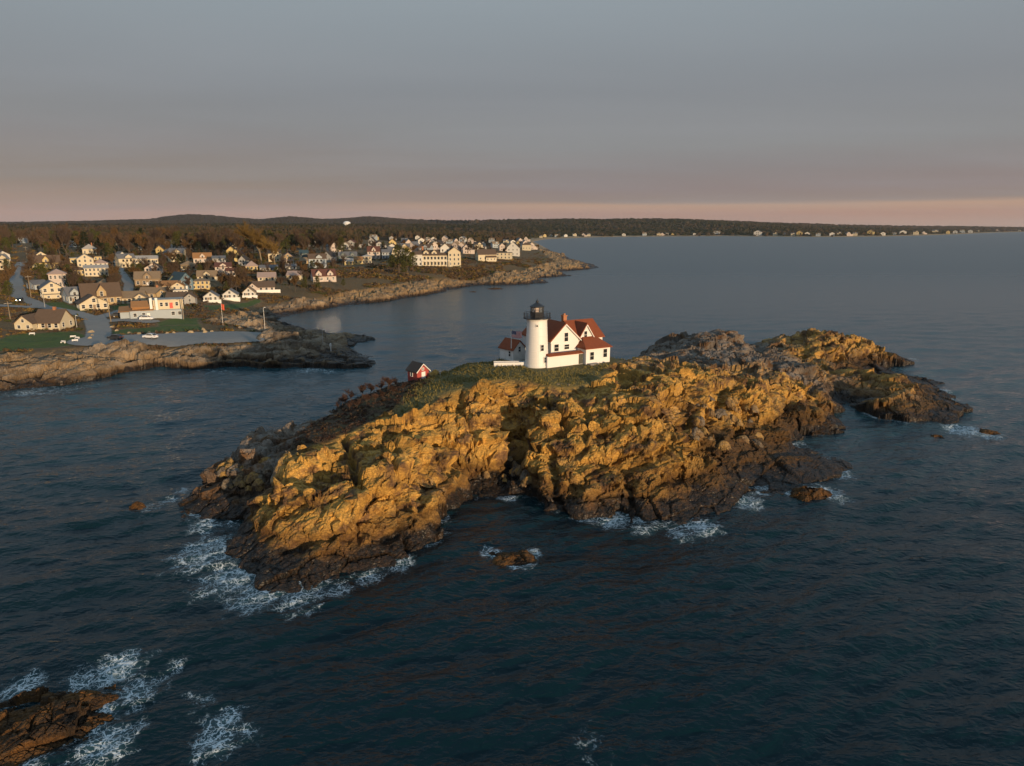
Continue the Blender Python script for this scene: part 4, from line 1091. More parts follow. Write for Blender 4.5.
KELP = ground_material('kelp_rock', (.125, .055, .012), (.045, .03, .017), (.032, .018, .009), (.1, .1, .03), (.1, .05, .02), (.1, .05, .02), -.25, .7)
def islet(u, v, wpx, dm, hm, seed, label, mat=None, n=60, amp=.5, z=0.0, rz=0.0, name='sea_rock', attrs=None, sc=.5):
    x, y = P(u, v, z); d = y * CP - (z - CH) * SP
    me = rock_mesh(name, wpx * d / FPX / 2, dm / 2, hm, seed, mat or KELP, n, amp, attrs, sc)
    o = bpy.data.objects.new(name, me); link(o); o.location = (x, y, z - .15 if z == 0 else z); o.rotation_euler = (0, 0, rz)
    return tag(o, label, 'rock')
islet(30, 720, 150, 9.0, .95, 11, 'large brown kelp covered rock awash at the bottom left corner', n=190, amp=.8, sc=.5, rz=.12)
islet(75, 703, 70, 2.6, .8, 12, 'narrow kelp covered ledge just behind the big corner rock', n=90, amp=.4, sc=.4)
islet(513, 557, 46, 4.5, .7, 13, 'small brown rock ringed by foam off the island front', n=70, amp=.5, sc=.4)
islet(137, 509, 22, 3.0, 1.3, 14, 'tiny dark rock alone in the water left of the island', n=50, amp=.4, sc=.35)
islet(808, 497, 40, 4.0, 1.5, 15, 'reddish brown rock breaking waves off the right shelf', n=70, amp=.6, sc=.45)
islet(819, 430, 48, 8.0, 2.5, 16, 'rounded dark boulder below the columned cliff', n=90, amp=.5, sc=.5, attrs={'kelp': 1.0}, mat=ISLE_MAT)
islet(988, 432, 20, 3.0, .5, 17, 'low dark rock with breaking foam off the right point', n=50, amp=.4, sc=.4)
islet(937, 436, 14, 2.0, .45, 18, 'small dark rock between the right point and the breaking foam', n=50, amp=.4, sc=.4)
islet(495, 289, 18, 6, .9, 19, 'thin dark reef in the calm water below the inn', n=50, amp=.4, sc=.5)
islet(473, 292, 10, 5, .6, 20, 'smallest dark reef in the calm water left of the thin reef', n=40, amp=.4, sc=.5)
PALE = ground_material('pale_rock', (.46, .34, .19), (.40, .31, .22), (.34, .24, .14), (.1, .1, .03), (.1, .05, .02), (.1, .05, .02), -50, -50)
for u, v, h, sd, lb in ((557.8, 389.5, 1.7, 21, 'pale pointed boulder at the cliff edge, left of a matching pair'), (568.5, 390.5, 1.7, 22, 'pale pointed boulder at the cliff edge, right of a matching pair')):
    x, y = P(u, v, 13.1); z = isle_z(x, y)
    islet(u, v, 7, 1.3, h * .72, sd, lb, PALE, 40, .2, z - .15, 0, 'boulder', None, .3)

BLD = [rock_mesh('boulder', .9, .75, .8, 190 + i, BOULDER_MAT, 18, .16, {'tone': (.2, .5, .8, .35)[i]}, .25) for i in range(4)]
rb = random.Random(21)
def tumbled(n, box, lab, grp, zmax=12):
    k = 0
    for _ in range(n * 20):
        if k >= n: break
        u, v = rb.uniform(box[0], box[2]), rb.uniform(box[1], box[3])
        z = 5.0
        for _ in range(8): x, y = P(u, v, z); z = .5 * z + .5 * isle_z(x, y)
        if z < .8 or z > zmax: continue
        o = bpy.data.objects.new('boulder', BLD[k % 4]); link(o); s = rb.uniform(.35, 1.1)
        o.location = (x, y, z + .15 * s); o.rotation_euler = (rb.uniform(-.3, .3), rb.uniform(-.3, .3), rb.uniform(0, 6.28)); o.scale = (s * rb.uniform(.8, 1.3), s, s * rb.uniform(.7, 1.1))
        tag(o, lab, 'boulder', grp); k += 1
tumbled(34, (690, 398, 770, 446), 'tumbled boulder in the gully right of the golden cliff', 'boulders tumbled right of the golden cliff')
tumbled(30, (222, 446, 268, 488), 'grey boulder in the pile on the island left end', 'boulders piled on the island left end')
tumbled(22, (480, 455, 535, 488), 'boulder at the foot of the dark cleft', 'boulders at the foot of the dark cleft')
# ================================================================== VILLAGE
def house(u, v, wpx, epx, rpx, dm, kind, yaw, wc, rc, label, floors=1, cols=3, chimney=None, porch=False, dormers=0, wings=(), deck=False, name='house', cat='house', group=None, side=True, hipdorm=False):
    """kind: 'f' gable to the front, 's' ridge along the front, 'h' hip, 'b' flat. (u, v) photo pixel of the middle of the front wall's foot"""
    x, y, z = pick(u, v)
    D = y * CP - (z - CH) * SP
    k = D / FPX
    w, eh, rh = wpx * k * .94, max(2.4, epx * k * .92), rpx * k * .94
    rz = -math.atan2(x, y) + math.radians(yaw)
    near = D < 345
    t = empty(name, (x, y, z), rz, label, cat, group)
    cx, cy = -math.sin(rz) * dm / 2 * 1, math.cos(rz) * dm / 2
    FOOT.append((x + cx, y + cy, max(w, dm) * .62, u, v, wpx / 2, v - epx - rpx))
    wm, rm = wallm(wc), roofm(rc)
    W_ = MB(); R_ = MB(); z0 = -2.5
    if kind == 'f': wall_y(W_, w / 2, z0, eh, eh + rh, 0, dm); roof_y(R_, w / 2, eh, eh + rh, 0, dm)
    elif kind == 's': wall_x(W_, dm / 2, z0, eh, eh + rh, -w / 2, w / 2, dm / 2); roof_x(R_, dm / 2, eh, eh + rh, -w / 2, w / 2, cy=dm / 2)
    elif kind == 'h': W_.box(-w / 2, w / 2, 0, dm, z0, eh); hip(R_, -w / 2, w / 2, 0, dm, eh + .05, eh + rh, .5)
    else:
        W_.box(-w / 2, w / 2, 0, dm, z0, eh); R_.box(-w / 2 - .3, w / 2 + .3, -.3, dm + .3, eh + .005, eh + .3)
    W_.build('wall', wm, t); R_.build('roof', rm, t)
    # windows on the front, and on the right and left walls
    fh = eh / floors
    ww = min(1.1, w / (cols * 2.1)); wh = min(1.5, fh * .55)
    for f in range(floors):
        for c in range(cols):
            xx = -w / 2 + w * (c + .5) / cols
            if porch and f == 0 and c == cols // 2: continue
            window(t, xx, 0, f * fh + fh * .32, ww, wh, 0, near)
        if side:
            for s in (1, -1):
                for c in range(2): window(t, s * w / 2, dm * (c + .5) / 2, f * fh + fh * .32, ww, wh, s * math.pi / 2, near)
    if kind == 'f' and rh > 1.6: window(t, 0, 0, eh + rh * .18, ww, min(wh, rh * .45), 0, near)
    door(t, -w / 2 + w * (cols // 2 + (.5 if porch else 0)) / cols + (0 if porch else 0.0), 0, 0, .9, 2.0, 0, WHITE if wc in ('brown', 'blue', 'shingle', 'tan') else WOOD) if near else None
    if chimney:
        c = MB(); c.box(chimney * w - .4, chimney * w + .4, dm * .45, dm * .45 + .8, eh, eh + rh + 1.0); c.build('chimney', BRICK, t)
    if porch:
        p = MB(); ph = min(2.5, eh * .8)
        p.add([(-w / 2, -2.2, ph), (w / 2, -2.2, ph), (w / 2, -.02, ph + .55), (-w / 2, -.02, ph + .55), (-w / 2, -2.2, ph + .15), (w / 2, -2.2, ph + .15), (w / 2, -.02, ph + .7), (-w / 2, -.02, ph + .7)], [(3, 2, 1, 0), (4, 5, 6, 7), (0, 1, 5, 4), (1, 2, 6, 5), (2, 3, 7, 6), (3, 0, 4, 7)])
        p.build('porch_roof', rm, t)
        q = MB()
        n = max(3, int(w / 2.5))
        for i in range(n + 1): q.box(-w / 2 + i * (w - .16) / n, -w / 2 + i * (w - .16) / n + .16, -2.15, -1.99, z0, ph - .004)
        q.box(-w / 2, w / 2, -1.98, -.01, z0, -.05); q.box(-w / 2 + .17, w / 2 - .17, -2.1, -2.04, .05, .75)
        q.build('porch', TRIM, t)
    if deck:
        q = MB(); q.box(-w * .5, w * .75, -2.6, -.01, z0, .3); q.box(-w * .5, w * .75, -2.62, -2.54, .31, 1.2); q.box(w * .75 - .08, w * .75, -2.53, -.01, .31, 1.2)
        q.build('deck', TRIM, t)
    for i in range(dormers):
        xx = -w / 2 + w * (i + .5) / dormers if dormers > 1 else 0
        hw = min(1.7, w / dormers * .32)
        g = MB(); top = eh + rh * .92
        wall_y(g, hw, eh - .4, eh + rh * .4, top, .02 if kind != 'f' else .5, dm * .45, xx); g.build('dormer', wm, t)
        g2 = MB(); roof_y(g2, hw, eh + rh * .4, top, .02, dm * .45, .25, .14, xx); g2.build('dormer_roof', rm, t)
        window(t, xx, .02, eh + rh * .05, min(1.0, hw), rh * .38, 0, near)
    for (ox, ww2, oy, wd, we, wr, wk) in wings:        # extra volumes: centre x, width, front y, depth, eave, rise, kind
        a = MB(); b = MB()
        if wk == 'f': wall_y(a, ww2 / 2, z0 + .05, we, we + wr, oy, oy + wd, ox); roof_y(b, ww2 / 2, we, we + wr, oy, oy + wd, .35, .17, ox)
        elif wk == 's': wall_x(a, wd / 2, z0 + .05, we, we + wr, ox - ww2 / 2, ox + ww2 / 2, oy + wd / 2); roof_x(b, wd / 2, we, we + wr, ox - ww2 / 2, ox + ww2 / 2, .35, .17, oy + wd / 2)
        else: a.box(ox - ww2 / 2, ox + ww2 / 2, oy, oy + wd, z0 + .05, we); b.box(ox - ww2 / 2 - .25, ox + ww2 / 2 + .25, oy - .25, oy + wd + .2, we + .006, we + .25)
        a.build('wing_wall', wm, t); b.build('wing_roof', rm, t)
        n = max(1, int(ww2 / 2.6))
        for c in range(n): window(t, ox - ww2 / 2 + ww2 * (c + .5) / n, oy, we * .35, .9, min(1.4, we * .4), 0, near)
        if wk == 'f' and wr > 1.4: window(t, ox, oy, we + wr * .15, .8, wr * .4, 0, near)
    return t

# --- first row by the water
house(47, 330, 27, 8, 12, 8.5, 's', -32, 'cream', 'brown', 'long low cream house with a brown roof on the green lawn, nearest the shore', 1, 4, .1, False, 0,
      wings=[(-5.6, 5.6, -2.6, 8, 2.5, 2.4, 'f')])
house(103, 305, 36, 9, 13, 11, 's', 4, 'tan', 'brown', 'large tan house under a wide brown roof with a big front gable', 1, 6, None, False, 1)
house(95, 310, 27, 7, 8, 8, 'f', 8, 'cream', 'brown', 'cream gabled cottage in front of the large tan house', 1, 4)
house(76, 303, 13, 8, 8, 8, 's', 15, 'paleblue', 'grey', 'pale blue grey house left of the large tan house', 1, 3, None, False, 1)
house(53.5, 299, 19, 12, 6.5, 11, 'f', 4, 'cream', 'grey', 'tall three storey cream house with its gable to the water', 2, 3, None, False, 0, wings=[(0, 6.8, -1.6, 1.55, 2.0, .5, 'b')])
house(59, 288, 16, 15, 5, 10, 'h', 0, 'pink', 'pinkish', 'pinkish house with a hipped roof behind the tall cream house', 2, 4)
house(42, 290, 13, 6, 4, 9, 's', 20, 'paleblue', 'grey', 'low pale grey house with a metal roof left of the tall cream house', 1, 2)
house(130, 304, 25, 5, 6, 10, 's', -12, 'cream', 'tan', 'cream bungalow with a tan roof right of the large tan house', 1, 3, None, False, 0, wings=[(4.2, 5, -1.5, 5, 2.4, 1.7, 'f')])
house(152, 299, 24, 4.5, 5.5, 10, 's', -14, 'tan', 'tan', 'tan bungalow behind the roadside restaurant', 1, 3, .15, False, 0, wings=[(4.5, 4.5, -1.2, 5, 2.4, 1.7, 'f')])
house(168, 291, 23, 4, 4.5, 9, 's', -8, 'cream', 'orange', 'cottage with an orange tan roof below the blue house', 1, 3, None, False, 0, wings=[(4.6, 5.5, -1.2, 5, 2.4, 1.6, 'f')])
house(179, 303.5, 24, 5, 5, 8, 's', -10, 'grey', 'brown', 'grey cottage with a brown roof and white end gable behind the restaurant', 1, 4, None, False, 0, wings=[(4.6, 4.4, -1.8, 5, 2.5, 1.7, 'f')])
house(187, 290, 15, 10, 8, 12, 'f', 24, 'blue', 'teal', 'blue house with a dark teal roof and a steep gable', 2, 2)
house(173.5, 288, 12, 4.5, 8, 8, 'f', -6, 'green', 'dark', 'dark green A frame house with white gable trim left of the blue house', 1, 2)
house(181, 295.5, 14, 4, .5, 4, 'b', 0, 'white', 'pale', 'long flat roofed white trailer home above the grey cottage', 1, 4, side=False)
house(201, 289.5, 17, 9, 2.5, 8, 'h', -4, 'yellow', 'tan', 'two storey yellow house with a low roof right of the blue house', 2, 4)
house(207, 281, 19, 5, 5.5, 8, 's', -6, 'cream', 'tan', 'cream cottage with a tan roof left of the tall white house', 1, 3, None, False, 1)
house(224, 278, 16, 12, 4, 9, 's', -4, 'pink', 'red', 'tall three storey white house with a dark red roof', 3, 3, None, False, 1, wings=[(4.2, 5.2, -2.5, 5, 4.2, 1.4, 's')])
house(211, 302, 14, 5, 5, 7, 'f', -6, 'white', 'grey', 'small white cottage with a deck in the shade, leftmost of three by the shore', 1, 3, deck=True)
house(230, 299.5, 14, 5, 5, 7, 'f', -8, 'white', 'grey', 'small white cottage with a deck in the shade, middle of three by the shore', 1, 3, deck=True)
house(249, 297.5, 12, 5, 5, 7, 'f', -6, 'white', 'tan', 'small white cottage with a deck touched by sun, rightmost of three by the shore', 1, 3, deck=True)
house(264, 292, 22, 4, 5.5, 9, 's', 0, 'pink', 'brown', 'brown roofed cottage with an orange gable and long white deck above the cove', 1, 4, None, False, 0, wings=[(-5.4, 5, -1.2, 5, 2.4, 2.2, 'f')], deck=True)
house(267, 281.5, 18, 4.5, 4.5, 9, 's', -2, 'cream', 'pinkish', 'cream bungalow with a pinkish roof and three front windows', 1, 3)
house(294, 280, 15, 5, 4, 9, 's', -14, 'cream', 'pinkish', 'cream bungalow with a pinkish roof alone right of the bare willow', 1, 2)
house(325, 282, 24, 6.5, 6.5, 9, 's', 10, 'pink', 'red', 'large white house with two front gables standing alone above the cove', 1, 4, None, False, 2)
# --- second row
house(47, 269, 25, 7, 7, 9, 's', 0, 'yellow', 'brown', 'wide yellow house with a big front gable by the upper road', 1, 5, None, False, 1, wings=[(6.5, 6, -2.5, 6, 2.6, .4, 'b')])
house(42, 262, 14, 6, 5, 9, 'f', 4, 'cream', 'dark', 'cream gable house half hidden behind the wide yellow house', 1, 2)
house(86, 267.5, 15, 9, 5, 9, 'f', 0, 'cream', 'pale', 'cream gabled house with a pale roof in the hillside cluster', 2, 3)
house(77, 264, 12, 6, 2, 8, 'b', 0, 'yellow', 'pale', 'flat topped yellow house behind the cream gabled house', 1, 3)
house(90, 254.5, 13, 6, 5, 10, 'h', 0, 'cream', 'pale', 'pale hip roofed house topmost in the hillside cluster', 1, 3, .2)
house(79.5, 275.5, 10, 6, 2.5, 7, 'h', 0, 'yellow', 'brown', 'low yellow house with three dark windows below the cream gabled house', 1, 3)
house(97, 276.5, 22, 9, 2.5, 9, 's', 0, 'cream', 'pale', 'wide two storey cream house with rows of windows in the hillside cluster', 2, 6)
house(101, 267, 13, 4, 4, 8, 'h', 0, 'white', 'pinkish', 'low house with a pale hipped roof behind the wide two storey cream house', 1, 3)
house(98, 261, 7, 4.5, 1, 6, 'b', 0, 'yellow', 'tan', 'tiny yellow box house at the edge of the brown woods', 1, 2)
house(105, 290, 15, 5, 6, 9, 'h', 0, 'tan', 'tan', 'rounded hip roofed tan house behind the large tan house', 1, 3)
house(123, 261, 9, 5, 4.5, 8, 'f', 20, 'white', 'grey', 'small white house beside the upper road on the right', 1, 2)
house(147, 264, 22, 5.5, 3, 9, 's', 0, 'cream', 'pale', 'long house with a pale flat looking roof among the trees', 1, 6)
house(153.5, 275, 16, 7.5, 5, 10, 'f', -6, 'pink', 'brown', 'pinkish white gable house beside the shingled house', 2, 3)
house(148, 286.5, 24, 8, 7, 11, 's', -4, 'shingle', 'tan', 'broad brown shingled house with a tan roof and sloping ends', 1, 4, None, False, 1)
house(189, 270.5, 15, 6, 4, 9, 'h', 0, 'yellow', 'tan', 'square yellow house with a porch and hipped roof', 1, 3, porch=True)
house(203, 263.5, 18, 6, 5, 8, 's', 0, 'pink', 'orange', 'house with a yellow orange roof in the second row', 1, 4, None, False, 1)
house(219.5, 265, 13, 7, 2.5, 8, 's', 0, 'grey', 'grey', 'grey white two storey house with a grey roof behind the tall white house', 2, 3)
house(252, 271, 12, 5, 5.5, 9, 'h', 0, 'yellow', 'pinkish', 'yellow cottage with a pointed pyramid roof below the bare willow', 1, 3)
house(269, 271.5, 18, 3.5, 2.5, 7, 's', 0, 'grey', 'grey', 'long low grey building behind the cream bungalow', 1, 4)
house(288.5, 264, 11, 7, 4.5, 8, 'f', 0, 'tan', 'pinkish', 'tan gable house with a front porch among bare trees', 2, 2, porch=True)
house(291, 270, 11, 3, 2, 6, 's', 0, 'white', 'grey', 'low white shed roofed cottage below the tan gable house', 1, 3)
house(304, 257, 9, 4, 3, 7, 's', 0, 'teal', 'teal', 'dark teal cottage between evergreen trees', 1, 2)
house(306, 264, 12, 3, 3, 7, 's', 0, 'tan', 'tan', 'low tan cottage below the dark teal cottage', 1, 3)
house(327, 262, 11, 6, 5, 8, 'f', -30, 'grey', 'dark', 'grey house with a steep white gable at the edge of the evergreens', 1, 2, None, False, 0)
house(348, 261, 19, 5.5, 4, 9, 's', 0, 'teal', 'grey', 'long dark grey green house left of the yellow cottages', 1, 4, None, False, 2)
house(349, 265, 9, 4, 3, 7, 's', 0, 'yellow', 'pale', 'small yellow cottage, left of two in front of the long dark house', 1, 2)
house(358.5, 264.5, 9, 5, 3, 7, 's', 0, 'yellow', 'orange', 'small yellow cottage, right of two in front of the long dark house', 1, 2)
house(367, 264, 10, 8, 2, 8, 'h', 0, 'cream', 'pale', 'square cream house beside the two small yellow cottages', 2, 3)
house(374, 259, 13, 8, 5, 9, 's', 0, 'pink', 'red', 'white house with a red pointed gable behind the square cream house', 2, 3, None, False, 1)
house(387, 259, 10, 7, 3, 8, 's', 0, 'paleblue', 'grey', 'pale blue house left of the dark evergreens', 2, 3)
# --- the point
house(487.5, 261.5, 20, 7.5, 5, 11, 's', 14, 'cream', 'brown', 'cream house with a brown roof in open ground right of the long inn', 1, 4, None, False, 0, wings=[(3, 9, -1.5, 4, 3.6, 1.6, 's')])
house(503.5, 259.5, 16, 7, 2.5, 10, 'b', -8, 'cream', 'dark', 'flat roofed cream house with a dark roof on the point', 2, 4)
house(513, 256, 13, 9, 6, 10, 'f', -6, 'white', 'dark', 'white gable house second from the tip of the point', 2, 3)
house(526.5, 250.5, 9, 6, 2.5, 9, 'h', -4, 'cream', 'brown', 'small cream house nearest the tip of the point', 1, 3)

def inn():
    x, y, z = pick(437, 266)
    D = y * CP - (z - CH) * SP; k = D / FPX
    w = 48 * k; d = 13.0; rz = -math.atan2(x, y) + math.radians(2)
    t = empty('seaside_inn', (x, y, z), rz, 'long two storey cream inn with rows of windows, brown roof and attic dormers', 'inn')
    FOOT.append((x, y + d / 2, w * .5, 437, 266, 25, 243))
    wm, rm = wallm('cream'), roofm('brown')
    eh = 10.5 * k * 1.0
    m = MB(); m.box(-w / 2, w / 2, 0, d, -2, eh); m.build('wall', wm, t)
    m = MB(); hip(m, -w / 2, w / 2, 0, d, eh + .05, eh + 5.2 * k, .6); m.build('roof', rm, t)
    n = 14
    for f in range(2):
        for i in range(n): window(t, -w / 2 + w * (i + .5) / n, 0, .9 + f * eh / 2, 1.5, 2.0)
    g = MB(); g.box(-w / 2 + 7, w / 2 - 8, -2.4, -.02, eh * .46, eh * .5)
    for i in range(9): g.box(-w / 2 + 7 + i * (w - 15.2) / 8, -w / 2 + 7.2 + i * (w - 15.2) / 8, -2.3, -2.1, -2, eh * .46 - .01)
    g.build('porch', TRIM, t)
    # raised centre block and right tower wing
    def blk(x0, x1, y0, y1, h, rh, kind, wc):
        a = MB(); b = MB()
        if kind == 'f': wall_y(a, (x1 - x0) / 2, -1.9, h, h + rh, y0, y1, (x0 + x1) / 2); roof_y(b, (x1 - x0) / 2, h, h + rh, y0, y1, .5, .2, (x0 + x1) / 2)
        else: a.box(x0, x1, y0, y1, -1.9, h); hip(b, x0, x1, y0, y1, h + .05, h + rh, .5)
        a.build('wing_wall', wallm(wc), t); b.build('wing_roof', rm, t)
        c = max(1, int((x1 - x0) / 2.4))
        for f in range(int(h / 3.2)):
            for i in range(c): window(t, x0 + (x1 - x0) * (i + .5) / c, y0, .9 + f * 3.2, 1.1, 1.6)
    blk(w / 2 - 9.5, w / 2 - .4, -1.6, d + .5, eh + 2.5, 3.4, 'f', 'cream')
    blk(-w / 2 - 1.4, -w / 2 + 7.2, -1.0, d + .3, eh + .7, 2.6, 'h', 'white')
    blk(w * .08, w * .08 + 7.0, 3.0, d + 1.5, eh + 5.5, 3.0, 'f', 'white')
    for xx in (-w * .22, -w * .05):
        a = MB(); wall_y(a, 1.9, eh - .5, eh + 2.2, eh + 3.8, 1.2, 8, xx); a.build('dormer', wallm('cream'), t)
        b = MB(); roof_y(b, 1.9, eh + 2.2, eh + 3.8, 1.2, 8, .3, .15, xx); b.build('dormer_roof', rm, t)
        window(t, xx, 1.2, eh + .8, 1.6, 1.2)
    MB().box(-w * .3, -w * .3 + 1.2, 6, 7.2, eh, eh + 6.5).build('chimney', BRICK, t)
inn()

def restaurant():
    x, y, z = pick(153, 319)
    D = y * CP - (z - CH) * SP; k = D / FPX
    rz = -math.atan2(x, y) + math.radians(-2)
    t = empty('restaurant', (x, y, z), rz, 'low roadside restaurant with a cream upper storey, two white chimneys and grey base walls', 'restaurant')
    FOOT.append((x, y + 5, 11, 153, 319, 26, 300))
    c, g = wallm('cream'), wallm('grey')
    m = MB(); m.box(-7.2, 10.2, .8, 9, -1.5, 3.0); m.build('base_wall', wallm('paleblue'), t)
    m = MB(); m.box(-10.4, -7.22, 2.2, 8, -1.5, 2.6); m.build('base_wall', wallm('paleblue'), t)
    m = MB(); m.box(.5, 10.4, 2.5, 9.4, 3.02, 6.4); m.build('upper_wall', c, t)
    MB().box(.2, 10.7, 2.2, 9.7, 6.42, 6.65).build('flat_roof', roofm('pale'), t)
    m = MB(); m.add([(-10.9, 1.6, 2.75), (.48, .3, 3.05), (.48, 9, 4.2), (-10.9, 8.4, 4.0), (-10.9, 1.6, 2.95), (.48, .3, 3.3), (.48, 9, 4.5), (-10.9, 8.4, 4.2)], [(3, 2, 1, 0), (4, 5, 6, 7), (0, 1, 5, 4), (1, 2, 6, 5), (2, 3, 7, 6), (3, 0, 4, 7)]); m.build('lower_roof', roofm('orange'), t)
    m = MB(); roof_x(m, 3.2, 4.2, 6.0, -6.5, .48, .3, .18, 5.8); wall_x(m, 3.1, 3.2, 4.15, 5.9, -6.4, .47, 5.8); m.build('attic_roof', roofm('orange'), t)
    for xx in (-.6, 1.2):
        MB().box(xx, xx + .85, 1.5, 2.35, .2, 7.4).build('chimney', WHITE, t)
    for xx in (3.2, 4.9, 8.3): window(t, xx, 2.5, 4.2, .9, 1.3, 0, True)
    o = door(t, 6.4, 2.5, 3.3, 1.1, 2.1, 0, M('red_door', (.5, .04, .02), .5))
    for xx in (6.8, 9.0): window(t, xx, .8, 1.0, 1.1, 1.2, 0, True)
    for xx in (-5.6, -2.8): window(t, xx, .8, 1.0, 1.0, 1.2, 0, True)
    door(t, -1.3, .8, 0, 1.0, 2.1, 0, WHITE)
restaurant()

# --- houses far behind: one mesh each, a few shapes shared
FARW = [wallm(k) for k in ('white', 'cream', 'grey', 'yellow', 'paleblue', 'pink')]
FARR = [roofm(k) for k in ('grey', 'brown', 'dark', 'tan', 'red')]
def far_mesh(i, wm, rm):
    b = MB(); r = random.Random(i)
    w, d, e, a = r.uniform(8, 12), r.uniform(7, 10), r.uniform(4.5, 6.5), r.uniform(2.4, 3.6)
    if i % 3 == 0:
        wall_y(b, w * .4, -3, e, e + a, 0, d, 0, 0); roof_y(b, w * .4, e, e + a, 0, d, .4, .2, 0, 1); nw = 2
    elif i % 3 == 1:
        wall_x(b, d / 2, -3, e, e + a, -w / 2, w / 2, d / 2, 0); roof_x(b, d / 2, e, e + a, -w / 2, w / 2, .4, .2, d / 2, 1); nw = 3
        wall_y(b, 1.8, e - 1, e + 1, e + a * .9, -.03, d * .4, 1, 0); roof_y(b, 1.8, e + 1, e + a * .9, -.03, d * .4, .3, .15, 1, 1)
    else:
        wall_y(b, w * .35, -3, e, e + a, -1, d, -1, 0); roof_y(b, w * .35, e, e + a, -1, d, .4, .2, -1, 1); nw = 2
        b.box(w * .35 - .99, w * .75, .5, d - 1, -2.9, e * .62, 0); b.box(w * .35 - .6, w * .75 + .3, .2, d - .8, e * .62 + .01, e * .62 + .25, 1)
    y0 = {0: 0, 1: 0, 2: -1}[i % 3]; xo = {0: 0, 1: 0, 2: -1}[i % 3]
    for f in range(2):
        for c in range(nw):
            xx = xo + (c - (nw - 1) / 2) * 2.1
            b.box(xx - .5, xx + .5, y0 - .05, y0 - .01, .9 + f * e / 2, 2.2 + f * e / 2, 2)
    return b.mesh('house', [wm, rm, GLASS])
FARM = []
for i in range(12): FARM.append((i % 6, far_mesh(i, FARW[i % 6], FARR[(i * 2 + i // 6) % 5])))
CN = ['white', 'cream', 'grey', 'yellow', 'pale blue', 'pinkish']
def far_house(x, y, z, i, sc, label, group, sink=0, yaw=None):
    ci, me = FARM[i % 12]
    o = bpy.data.objects.new('house', me); link(o)
    o.location = (x, y, z - sink); o.scale = sc if isinstance(sc, tuple) else (sc,) * 3
    o.rotation_euler = (0, 0, -math.atan2(x, y) + (random.uniform(-.5, .5) if yaw is None else yaw))
    tag(o, label.replace('#', CN[ci]), 'house', group)
    FOOT.append((x, y, 9 * (sc if not isinstance(sc, tuple) else sc[0]), 0, 0, 0, 0))
rr = random.Random(5)
taken = []
def try_far(u, v, rmin, lab, grp, scr=(.95, 1.3)):
    x, y, z = pick(u, v)
    if land_sd(x, y) < 22 or any((x - a) ** 2 + (y - b) ** 2 < (rmin + c * .7) ** 2 for a, b, c, *_ in FOOT): return False
    far_house(x, y, z, rr.randrange(12), rr.uniform(*scr), lab, grp); return True
n = 0
for k in range(900):
    if n >= 66: break
    u = rr.uniform(345, 534); v = rr.uniform(239, 258 - abs(u - 430) * .02)
    if u > 470: v = rr.uniform(239.5, 251)
    if 410 < u < 463 and v > 256: continue
    if u < 385 and v > 250: continue
    if try_far(u, v, 6, 'small # house packed in the crowded cluster on the point', 'houses crowded on the point'): n += 1
for u, v in ((4, 262), (2, 270), (112, 246), (140, 250), (166, 249), (180, 247), (184, 250), (195, 245), (205, 244), (208, 246), (232, 258), (236, 252), (263, 251), (313, 247), (345, 250), (20, 243), (73, 247), (128, 268), (176, 262), (244, 266), (240, 262), (172, 258), (160, 255), (275, 262), (318, 268), (335, 253)):
    try_far(u, v, 3, 'small # house half hidden among the woods behind the village', 'houses hidden in the woods', (.8, 1.15))

def coast_y(u, off):
    s = (u - 512) / FPX / 1.026
    y = np.linspace(1500, 9000, 3800)
    sd = MSDfar(s * y, y)
    i = int(np.argmax(sd > off))
    return s * y[i], float(y[i])
beach = [(513, 1), (523, 1.1), (535, .9), (541, .9), (545, 1.3), (551, 1), (557, 1.3), (566, 1.2), (575, 1.4), (584, 1.3), (589, 1.2), (602, 1.4), (624, 1.3), (645, 1.6), (649, 1.3), (659, 1.5), (663, 1.2), (667, 1.3), (673, 1.2), (695, 1.2), (717, 2.4), (758, 2.8), (776, 1.6), (786, 1.3), (794, 1.5), (800, 2.6), (808, 1.9), (819, 1.6), (833, 1.8), (840, 1.9), (850, 1.7), (856, 1.6), (871, 3.0), (884, 1.8), (895, 1.5), (904, 2.6), (917, 2.2), (925, 1.5), (936, 2.5), (949, 2.0), (956, 2.0), (963, 2.3), (971, 2.3), (979, 1.5), (998, 1.8), (1020, 1.6)]
for i, (u, s) in enumerate(beach):
    x, y = coast_y(u, 45 + 18 * (i % 3))
    s2 = s * .95
    far_house(x, y, gz(x, y) + .5, (0, 1, 5, 7, 3, 6, 4)[i % 7], (s2 * 1.25, s2 * .9, s2), ('# beach house in the nearer row across the bay' if u < 610 else '# house on the distant shore across the bay'), 'houses along the far beach' if u < 610 else 'houses on the distant shore', 0, rr.uniform(-.2, .4))
for u, v, wd in ((38, 227.2, 26), (44, 227.0, 30), (52, 226.6, 30), (70, 228, 30), (77, 227.6, 24), (87, 227.0, 44)):
    x, y, z = pick(u, 229.6)
    y2 = 2450.; x2 = x / y * y2; z2 = gz(x2, y2)
    top = CH + e_of_v(v - .8) * y2
    b = MB(); b.box(-wd / 2, wd / 2, 0, 14, -8, top - z2 - 2.2, 0); hip(b, -wd / 2, wd / 2, 0, 14, top - z2 - 2.1, top - z2 + 1.5, 1, 1)
    for c in range(int(wd / 5)): b.box(-wd / 2 + 2 + c * 5, -wd / 2 + 4 + c * 5, -.1, -.01, top - z2 - 6, top - z2 - 3.5, 2)
    o = b.build('long_building', [FARW[0], FARR[0], GLASS], None, (x2, y2, z2))
    tag(o, 'long pale building standing above the woods on the left ridge', 'building', 'pale buildings on the left ridge')
